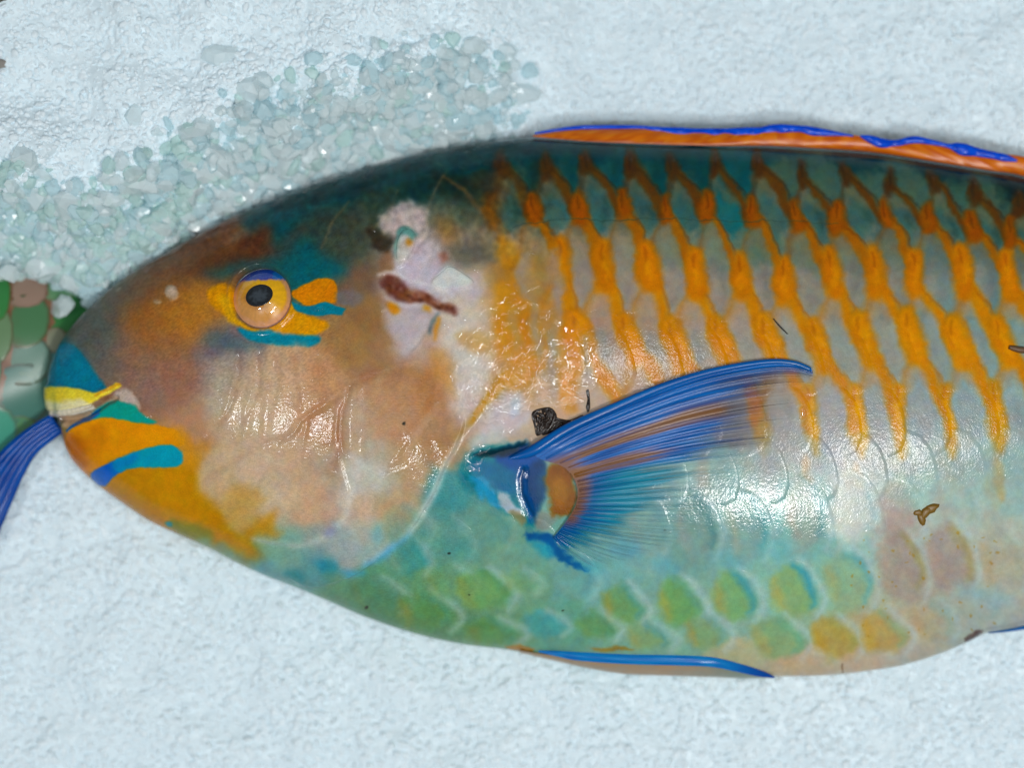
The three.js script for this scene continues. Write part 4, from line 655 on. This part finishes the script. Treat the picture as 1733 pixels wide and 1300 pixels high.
// ---------------------------------------------------------------- water lying on the skin
{
  const pieces = [], drop = (u, v, ru, rv, turn, h = 0.00015) => pieces.push(grid(36, 12, (a, r) => {
    const ang = a * 2 * Math.PI, k = (1 + 0.28 * N2(Math.cos(ang) + u, Math.sin(ang) + v) + 0.12 * N2(Math.cos(ang) * 3 + u, Math.sin(ang) * 3)) * Math.pow(r, 0.6), x = Math.cos(ang) * ru * 1.15 * k, y = Math.sin(ang) * rv * 1.15 * k, q = Math.pow(r, 0.6);
    return { p: main.place(u + x * Math.cos(turn) - y * Math.sin(turn), v + x * Math.sin(turn) + y * Math.cos(turn), h * sst(0, 1, (1 - q) * Math.min(ru, rv) * k / Math.max(q, 0.1) / 3.2) + 0.00012 - (r === 1 ? 0.0002 : 0), RELIEF).p };
  }));
  for (const d of [[925, 688 - 80, 18, 4, 0.1], [872, 508, 13, 9, -0.6], [902, 488, 13, 3.5, -0.3], [868, 605, 11, 6, -0.2], [925, 598, 12, 5, -0.1], [832, 612, 5, 11, 0.6], [836, 655, 5, 14, 0.3], [905, 645, 7, 15, 0.6], [780, 655, 5, 3, 0], [790, 540, 8, 5, 0.6], [836, 538, 8, 6, 0], [770, 532, 7, 7, 0.3], [752, 552, 7, 4, 0.2], [930, 528, 8, 4, 0], [898, 426, 7, 5, 0.2], [795, 453, 5, 3, 0], [806, 457, 6, 4, 0.4], [826, 476, 4, 10, 0.4], [856, 588, 7, 4, 0], [988, 571, 8, 4, -0.2], [960, 585, 9, 4, -0.5], [965, 598, 7, 5, 0.4], [995, 605, 6, 8, 0.3], [872, 625, 14, 5, 0.5], [880, 645, 9, 4, -0.5], [865, 668, 14, 4, -0.4], [880, 690, 20, 10, -0.3], [855, 730, 12, 6, -0.3], [845, 712, 8, 5, 0.3], [775, 705, 5, 4, 0.4], [764, 750, 6, 4, -0.5], [808, 795, 5, 3, 0], [958, 640, 14, 5, -0.6], [965, 678, 20, 9, -0.2], [940, 655, 16, 4, -0.5], [1010, 625, 9, 4, -0.5], [1357, 700, 6, 10, 0.4], [540, 523, 12, 4, 0.1], [430, 475, 3, 2, 0]]) drop(...d);
  // a thin uneven film over the wettest stretch
  for (const [pts, h] of [[[[770, 560], [830, 470], [900, 460], [960, 520], [1010, 600], [1010, 650], [960, 690], [900, 690], [830, 720], [790, 700], [760, 640]], 0.0003], [[[786, 770], [810, 752], [830, 758], [822, 775], [800, 800], [785, 795]], 0.0003]]) {
    const c = spline(pts, true, 6), n = c.length, cu = c.reduce((s, p) => s + p[0], 0) / n, cv = c.reduce((s, p) => s + p[1], 0) / n;
    pieces.push(grid(n, 60, (a, r) => { const p = c[Math.round(a * n) % n], rim = 1 + 0.05 * N2(p[0] / 12, p[1] / 12), u = lerp(cu, p[0], r * rim), v = lerp(cv, p[1], r * rim), k = N2(u / 26, v / 20) + 0.5 * N2b(u / 11, v / 9), w = sst(-0.05, 0.12, k); return { p: main.place(u, v, 0.00022 + h * w * (1 - r ** 8) + 0.00003 * N2(u / 5, v / 5) - (r === 1 ? 0.0003 : 0), RELIEF).p }; }));
  }
  single('water_film', mergeGeometries(pieces.map((g) => { g.deleteAttribute('normal'); g.computeVertexNormals(); return g; })), M.glass, 'clear water film and drops with glinting edges behind the gill', 'water', null, 'stuff');
}

// ---------------------------------------------------------------- the second fish, low at the left edge, half buried
const other = flank({
  top: along([[-500, 470], [-250, 430], [-60, 432], [40, 445], [110, 470], [150, 492], [176, 512], [190, 535]]), bot: along([[-500, 900], [-250, 905], [-100, 860], [0, 795], [60, 752], [100, 715], [150, 640], [176, 580], [190, 537]]),
  half: along([[-500, 120], [-250, 128], [-60, 114], [40, 95], [110, 70], [150, 46], [176, 25], [190, 3]]), y0: -0.021, under: 0.5, uOf: (s) => -500 + 690 * s, sOf: (u) => (u + 500) / 690,
});
{
  const second = thing('fish', 'green scaled fish half under ice at the left edge, beneath the snout', 'fish');
  const g = other.body(150, 80, 14), p = g.attributes.position, col = [];
  for (let i = 0; i < p.count; i++) { const u = p.getX(i) / S + U0, v = p.getZ(i) / S + V0, k = N2(u / 30, v / 30); col.push(...mix3(mix3(linc('6e4630'), linc('8c6a50'), 0.5 + 0.5 * k), linc('3f8f88'), sst(640, 720, v) * 0.8)); }
  g.setAttribute('color', new THREE.Float32BufferAttribute(col, 3));
  const b = part('body', g, M.vertex, second);
  const list = [[43, 544, 33, 38, '4c7c54', '6c5444'], [45, 612, 34, 34, '5c8474', '665e50'], [36, 668, 42, 44, '4c7c70', '3f7470'], [44, 492, 30, 24, 'a08474', '8a7a68'], [124, 530, 46, 28, '367c42', '446c40'], [92, 576, 16, 18, '7a8068', '7c6a54'], [-2, 505, 16, 34, '3a8446', '5a7450'], [-10, 570, 26, 40, '6a8a64', '7a6a54'], [-40, 630, 34, 40, '5a9880', '7c8070'], [30, 735, 30, 26, '5a8a60', '3f9090'], [-20, 735, 40, 40, '4a9c84', '3f9090'], [100, 484, 26, 22, '6a9c70', '7a8468'], [-70, 540, 34, 42, '4a9858', '8c7060'], [-110, 610, 36, 44, '5a9c88', '7c8478'], [-90, 700, 40, 44, '4c8478', '3f7c78'], [88, 640, 14, 44, '3f7c78', '4a7470']];
  for (let u = -450; u < -130; u += 78) for (let j = 0; j < 6; j++) { const a = other.top(u), w = (other.bot(u) - a - 40) / 6; list.push([u + (j % 2) * 38, a + 20 + w * (j + 0.5), 40, w * 0.62, ['4a9858', '5a9c88', '4f9c8c'][(j + Math.round(u / 78) + 30) % 3], '7c7460']); }
  for (const [u, v, hw, hh, c1, c2] of list) { const a = linc(c1), e = linc(c2); part('scale', other.plate(u, v, hw * 1.3, hh * 1.25, -0.1, -0.1, 0.4, null, (x, y) => mix3(mix3(a, e, sst(0.35, 0.95, Math.hypot(x, y) * 0.6 - x * 0.35)), linc('5c3c26'), sst(0.9, 1, Math.hypot(x, y)) * 0.8)), M.vertex, b); }
  const fin = new THREE.Group(); fin.name = 'pelvic_fin'; second.add(fin);
  for (let k = 0; k < 5; k++) {
    const o = (k - 2) / 2, c = spline([[98 + o * 7, 716 + o * 10], [52 + o * 7, 748 + o * 12], [18 + o * 13, 787 + o * 14], [-10 + o * 18, 832 + o * 16], [-50 + o * 24, 905 + o * 16]], false, 6);
    part('fin_ray', tube(c.map((q, i) => [X(q[0]), 0.0005 + 0.0006 * Math.cos(o * 1.5) - 0.004 * (i / c.length), Z(q[1])]), (s) => [lerp(0.0014, 0.0026, s), 0.0011], 8, (s, t) => mix3(linc('003488'), linc('0054b0'), 0.5 + 0.5 * N2(s * 4 + k * 3, t))), M.blueFin, fin);
  }
}

// ---------------------------------------------------------------- scraps on the fish and in the ice
{
  const strand = (name, pts, r, c, label, cat, f = main) => single(name, tube(spline(pts, false, 3).map((p) => f.place(p[0], p[1], 0.0006, RELIEF).p), (s) => { const k = r * (0.5 + 0.5 * Math.sin(Math.PI * clamp(s, 0.08, 0.92))); return [k, k]; }, 6), new THREE.MeshStandardMaterial({ color: new THREE.Color(...linc(c)), roughness: 0.5 }), label, cat);
  strand('bristle', [[1308, 540], [1318, 552], [1332, 566]], 0.00024, '14120f', 'short black bristle lying across an orange scale above the pectoral fin', 'bristle');
  strand('twig', [[1706, 588], [1722, 592], [1745, 594]], 0.0011, '6a4e34', 'small brown twig on the flank at the right edge of the picture', 'twig');
  const lump = (u, v, ru, rv, turn, h) => { const q = []; for (let k = 0; k < 12; k++) { const t = k / 12 * 2 * Math.PI, w = 1 + 0.3 * N2(k * 1.7 + u, v), x = Math.cos(t) * ru * w, y = Math.sin(t) * rv * w; q.push([u + x * Math.cos(turn) - y * Math.sin(turn), v + x * Math.sin(turn) + y * Math.cos(turn)]); } const n = 12; return grid(n, 5, (a, r) => { const p = q[Math.round(a * n) % n]; return { p: main.place(lerp(u, p[0], r), lerp(v, p[1], r), h * (1 - r ** 3) + 0.00018 - (r === 1 ? 0.0004 : 0), RELIEF).p }; }); };
  single('brown_scrap', mergeGeometries([lump(1577, 860, 15, 8, -0.5, 0.0007), lump(1566, 867, 16, 9, -0.9, 0.0008), lump(1559, 878, 13, 8, 1.1, 0.0006), lump(1553, 868, 9, 6, 0.3, 0.0004)]), new THREE.MeshStandardMaterial({ color: new THREE.Color(...linc('7a5a10')), roughness: 0.4 }), 'olive brown forked scrap stuck on the pale lower flank', 'scrap');
}

// ---------------------------------------------------------------- ice
const dFish = (u, v) => { if (u < 60 || u > 2330) return -80; return Math.min(v - backLine(clamp(u, 79, 2330)), bellyLine(clamp(u, 79, 2330)) - v) * (u < 79 ? 0.5 : 1) - (u < 79 ? (79 - u) : 0); };
const dOther = (u, v) => u > 190 ? -60 : Math.min(v - other.top(u), other.bot(u) - v);
function cells(u, v, size, k) {     // rounded grains: 0..1 height of the nearest grain
  const x = u / size, y = v / size, x0 = Math.floor(x), y0 = Math.floor(y); let best = 9, tone = 0;
  for (let j = -1; j <= 1; j++) for (let i = -1; i <= 1; i++) {
    const h = Math.sin((x0 + i) * 127.1 + (y0 + j) * 311.7 + k * 74.7) * 43758.5453, a = h - Math.floor(h), b = (a * 977.13) % 1, c = (a * 313.7) % 1, d = Math.hypot(x0 + i + a - x, y0 + j + b - y) / (0.7 + 0.5 * c);
    if (d < best) { best = d; tone = c; }
  }
  return [Math.sqrt(Math.max(0, 1 - best * best)), tone];
}
const edgeLine = along([[-900, 430], [-60, 440], [40, 452], [120, 490], [175, 499]]), bank = (u) => u < 175 ? edgeLine(u) : backLine(Math.min(u, 2330));
const heap = (u, v) => {           // how much the ice is banked up behind the head, 0..1
  const d = bank(u) - v;
  return sst(-10, 190, d + N2(u / 120, v / 120) * 35) * sst(1020, 620, u);
};
function iceY(u, v) {
  const h = heap(u, v), rough = h * sst(300, 140, bank(u) - v), big = N2(u / 150, v / 150), wu = u + N2(u / 40, v / 40) * 12, wv = v + N2b(u / 40, v / 40) * 12;
  const [a] = cells(wu, wv, 58, 1), [b] = cells(wu, wv, 25, 2), [c] = cells(wu, wv, 11, 3);
  let y = lerp(lerp(-0.012, -0.001, sst(1050, 700, u) * sst(-40, 30, bank(u) - v)), 0.014, h) + big * lerp(0.0014, 0.003, h) + rough * ((a - 0.6) * 0.0042 + (b - 0.6) * 0.0024 + (c - 0.6) * 0.0006);
  y += (1 - rough) * (N2(wu / 60, wv / 60) * 0.0004 + N2b(wu / 19, wv / 19) * 0.00006 + (b - 0.6) * 0.00005 + (c - 0.6) * 0.00003);
  const slab = (u * 100 + (v - 375) * 105) / 145;
  y += 0.0045 * sst(5, -8, slab) * sst(150, 90, u) * sst(150, 290, v);
  y -= 0.001 * sst(1020, 700, u) * sst(70, 0, Math.abs(bank(u) - v - 10));   // the melt gap along the head
  const e = Math.max(dFish(u, v), dOther(u, v) - 6);
  return lerp(y, Math.min(y, -0.026), sst(4, 60, e));
}
const iceMat = new THREE.MeshPhysicalMaterial({ name: 'packed_ice', vertexColors: true, roughness: 0.32, ior: 1.31 });
{
  const axis = (a, b, c, d, n) => { const o = []; for (let i = 0; i <= 26; i++) o.push(lerp(c, a, 1 - (1 - i / 26) ** 2 > 1 ? 1 : (i / 26))); const l = []; for (let i = 0; i < 30; i++) l.push(a - (a - c) * ((30 - i) / 30) ** 2.2); for (let i = 0; i <= n; i++) l.push(lerp(a, b, i / n)); for (let i = 1; i <= 30; i++) l.push(b + (d - b) * (i / 30) ** 2.2); return l; };
  const us = axis(-60, 1800, -2600, 4300, 700), vs = axis(-50, 1350, -2600, 3900, 530), pos = [], col = [], idx = [];
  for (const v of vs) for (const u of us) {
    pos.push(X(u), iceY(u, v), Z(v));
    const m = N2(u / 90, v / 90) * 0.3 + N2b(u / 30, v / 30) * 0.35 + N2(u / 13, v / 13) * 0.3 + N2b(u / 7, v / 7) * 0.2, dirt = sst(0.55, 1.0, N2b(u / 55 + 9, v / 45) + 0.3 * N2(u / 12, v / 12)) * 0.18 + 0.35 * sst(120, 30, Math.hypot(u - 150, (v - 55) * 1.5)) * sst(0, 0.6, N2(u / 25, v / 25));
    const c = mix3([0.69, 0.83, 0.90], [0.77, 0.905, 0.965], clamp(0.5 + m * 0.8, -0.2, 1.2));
    const scatterTint = /* patches of wet ice along the bank, teal light off the fish painted in */ sst(-0.25, 0.45, N2b(u / 38 + 3, v / 38) + 0.5 * N2(u / 13, v / 13)) * sst(140, 50, Math.abs(bank(u) - v - 30) + 30 * N2(u / 50, v / 50)) * sst(900, 780, u);
    col.push(...mix3(mix3(c, [0.5, 0.52, 0.53], dirt), mix3([0.30, 0.58, 0.50], [0.34, 0.66, 0.76], sst(250, 400, u + 40 * N2(u / 30, v / 30))), scatterTint * 0.5));
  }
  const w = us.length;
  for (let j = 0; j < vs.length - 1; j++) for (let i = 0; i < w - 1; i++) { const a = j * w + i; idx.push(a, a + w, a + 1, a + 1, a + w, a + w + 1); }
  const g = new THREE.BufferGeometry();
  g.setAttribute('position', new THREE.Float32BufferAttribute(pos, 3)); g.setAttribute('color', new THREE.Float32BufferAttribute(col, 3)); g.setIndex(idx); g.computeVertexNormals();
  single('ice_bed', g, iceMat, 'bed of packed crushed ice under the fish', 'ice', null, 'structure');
}
function chipGeometry(k) {          // a broken chip of ice: flat facets, sharp edges
  const g = new THREE.IcosahedronGeometry(1, 1), p = g.attributes.position, v = new THREE.Vector3(), cuts = Array.from({ length: 8 }, () => [new THREE.Vector3(rnd() - 0.5, rnd() - 0.5, rnd() - 0.5).normalize(), 0.45 + rnd() * 0.4]);
  for (let i = 0; i < p.count; i++) { v.fromBufferAttribute(p, i).normalize(); let r = 1; for (const [d, h] of cuts) { const c = v.dot(d); if (c > 0.05) r = Math.min(r, h / c); } v.multiplyScalar(r); p.setXYZ(i, v.x, v.y, v.z); }
  g.deleteAttribute('uv'); g.computeVertexNormals();
  return g;
}
function lumpGeometry(k, detail) {
  const g = new THREE.IcosahedronGeometry(1, detail), p = g.attributes.position, v = new THREE.Vector3();
  const cuts = Array.from({ length: 7 }, () => { const d = new THREE.Vector3(rnd() - 0.5, rnd() - 0.5, rnd() - 0.5).normalize(); return [d, 0.62 + rnd() * 0.25]; });
  for (let i = 0; i < p.count; i++) {
    v.fromBufferAttribute(p, i).normalize(); let r = 1;
    for (const [d, h] of cuts) { const c = v.dot(d); if (c > 0.05) r = Math.min(r, h / c); }
    r *= 1 + 0.14 * N3(v.x * 1.6 + k * 9, v.y * 1.6, v.z * 1.6) + 0.05 * N3(v.x * 6, v.y * 6 + k, v.z * 6); v.multiplyScalar(r); p.setXYZ(i, v.x, v.y, v.z);
  }
  g.deleteAttribute('uv'); g.deleteAttribute('normal');
  const flat = [], m = new Map(), idx = []; // weld
  for (let i = 0; i < p.count; i++) { const key = [p.getX(i), p.getY(i), p.getZ(i)].map((q) => q.toFixed(4)).join(); if (!m.has(key)) { m.set(key, flat.length / 3); flat.push(p.getX(i), p.getY(i), p.getZ(i)); } idx.push(m.get(key)); }
  const o = new THREE.BufferGeometry(); o.setAttribute('position', new THREE.Float32BufferAttribute(flat, 3)); o.setIndex(idx); o.computeVertexNormals();
  return o;
}
const clearIce = new THREE.MeshPhysicalMaterial({ name: 'clear_ice', color: new THREE.Color(0.92, 0.985, 0.995), transmission: 0.86, thickness: 0, roughness: 0.12, ior: 1.31 });
const grainIce = new THREE.MeshPhysicalMaterial({ name: 'white_ice', color: new THREE.Color(0.84, 0.91, 0.94), transmission: 0.15, thickness: 0, roughness: 0.6, ior: 1.31 });
const dummy = new THREE.Object3D();
// the loose crumbs nobody could count
const chipMat = new THREE.MeshPhysicalMaterial({ name: 'ice_chips', color: new THREE.Color(0.80, 0.915, 0.97), roughness: 0.3, ior: 1.31, flatShading: true });
const shardMat = new THREE.MeshPhysicalMaterial({ name: 'ice_shards', color: new THREE.Color(0.90, 0.985, 1), transmission: 0.5, thickness: 0, roughness: 0.14, ior: 1.31, flatShading: true });
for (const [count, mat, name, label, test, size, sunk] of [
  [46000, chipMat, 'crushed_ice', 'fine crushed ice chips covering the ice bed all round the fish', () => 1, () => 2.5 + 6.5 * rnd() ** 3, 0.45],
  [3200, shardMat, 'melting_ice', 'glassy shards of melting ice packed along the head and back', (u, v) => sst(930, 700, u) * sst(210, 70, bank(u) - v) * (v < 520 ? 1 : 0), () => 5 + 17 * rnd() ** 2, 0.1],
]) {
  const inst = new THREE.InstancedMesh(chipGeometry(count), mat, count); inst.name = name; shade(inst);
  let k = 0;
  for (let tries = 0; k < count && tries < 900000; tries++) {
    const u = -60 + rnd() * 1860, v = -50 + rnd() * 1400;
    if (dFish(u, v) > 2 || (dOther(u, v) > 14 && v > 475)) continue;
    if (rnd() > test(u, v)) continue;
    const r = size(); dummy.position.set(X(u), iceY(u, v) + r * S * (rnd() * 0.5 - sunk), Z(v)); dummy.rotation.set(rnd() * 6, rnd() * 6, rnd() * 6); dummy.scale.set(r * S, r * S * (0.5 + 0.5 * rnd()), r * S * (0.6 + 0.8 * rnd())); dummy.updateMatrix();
    if (mat === shardMat) { const pick = rnd(), tint = new THREE.Color(1, 1, 1); if (pick < 0.3) tint.setRGB(0.86, 0.965, 0.99); else if (pick < 0.42 || (u < 330 && pick < 0.75)) tint.setRGB(0.85, 0.965, 0.93); inst.setColorAt(k, tint); }   // some shards tinted aqua or green, painting in light picked up from the fishes
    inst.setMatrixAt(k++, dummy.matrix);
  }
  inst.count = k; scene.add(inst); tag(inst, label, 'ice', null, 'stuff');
}
// single lumps
{
  const shapes = [0, 1, 2, 3, 4].map((k) => chipGeometry(k));
  const lump = (u, v, r, flatness, mat, label, group, lift = 0.3, yy, turn) => {
    const m = shade(new THREE.Mesh(shapes[Math.floor(rnd() * 5)], mat)); m.name = numbered('ice_lump'); scene.add(m);
    m.position.set(X(u), (yy ?? iceY(u, v)) + r * S * lift, Z(v)); if (turn) m.rotation.set(...turn); else m.rotation.set(rnd() * 6, rnd() * 6, rnd() * 6); m.scale.set(r * S * (turn ? 1.5 : 1), r * S * flatness, r * S * (0.8 + 0.4 * rnd()));
    tag(m, label, 'ice lump', group);
  };
  for (let k = 0, n = 0; n < 48 && k < 9000; k++) { const u = -20 + rnd() * 900, v = rnd() * 470, d = bank(u) - v; if (d < 8 || d > 260 || rnd() > 1.15 - d / 260) continue; n++; lump(u, v, 16 + rnd() * 30, 0.5 + 0.4 * rnd(), shardMat, 'broad glassy lump in the ice banked above the head and back', 'ice lumps banked above the head', -0.35); }
  lump(118, 478, 30, 0.8, shardMat, 'tall clear ice lump standing on the green fish beside the snout', null, 0.5, -0.006);
  lump(100, 522, 30, 0.5, shardMat, 'flat clear ice lump lying on the green fish left of the snout', null, 0.4, -0.008);
  lump(150, 486, 26, 0.8, shardMat, 'clear ice lump wedged between the forehead and the green fish', null, 0.4, -0.008);
  lump(10, 462, 30, 0.7, shardMat, 'cloudy ice lump on the green fish at the left edge', null, 0.4, -0.002);
  lump(70, 456, 32, 0.7, shardMat, 'cloudy ice lump above the tan scale of the green fish', null, 0.4, -0.004);
  single('grey_scrap', lumpGeometry(21, 3).scale(0.0045, 0.0015, 0.002).translate(X(10), iceY(10, 120) + 0.0012, Z(120)), new THREE.MeshStandardMaterial({ color: new THREE.Color(...linc('8a8680')), roughness: 0.7 }), 'grey brown scrap lodged in the ice at the left edge', 'scrap');
  single('dark_scrap', lumpGeometry(22, 3).scale(0.006, 0.002, 0.0025).translate(X(8), iceY(8, 6) + 0.001, Z(4)), new THREE.MeshStandardMaterial({ color: new THREE.Color(...linc('5c5a50')), roughness: 0.7 }), 'dark scrap in the ice at the top left corner', 'scrap');
}

renderer.render(scene, camera);
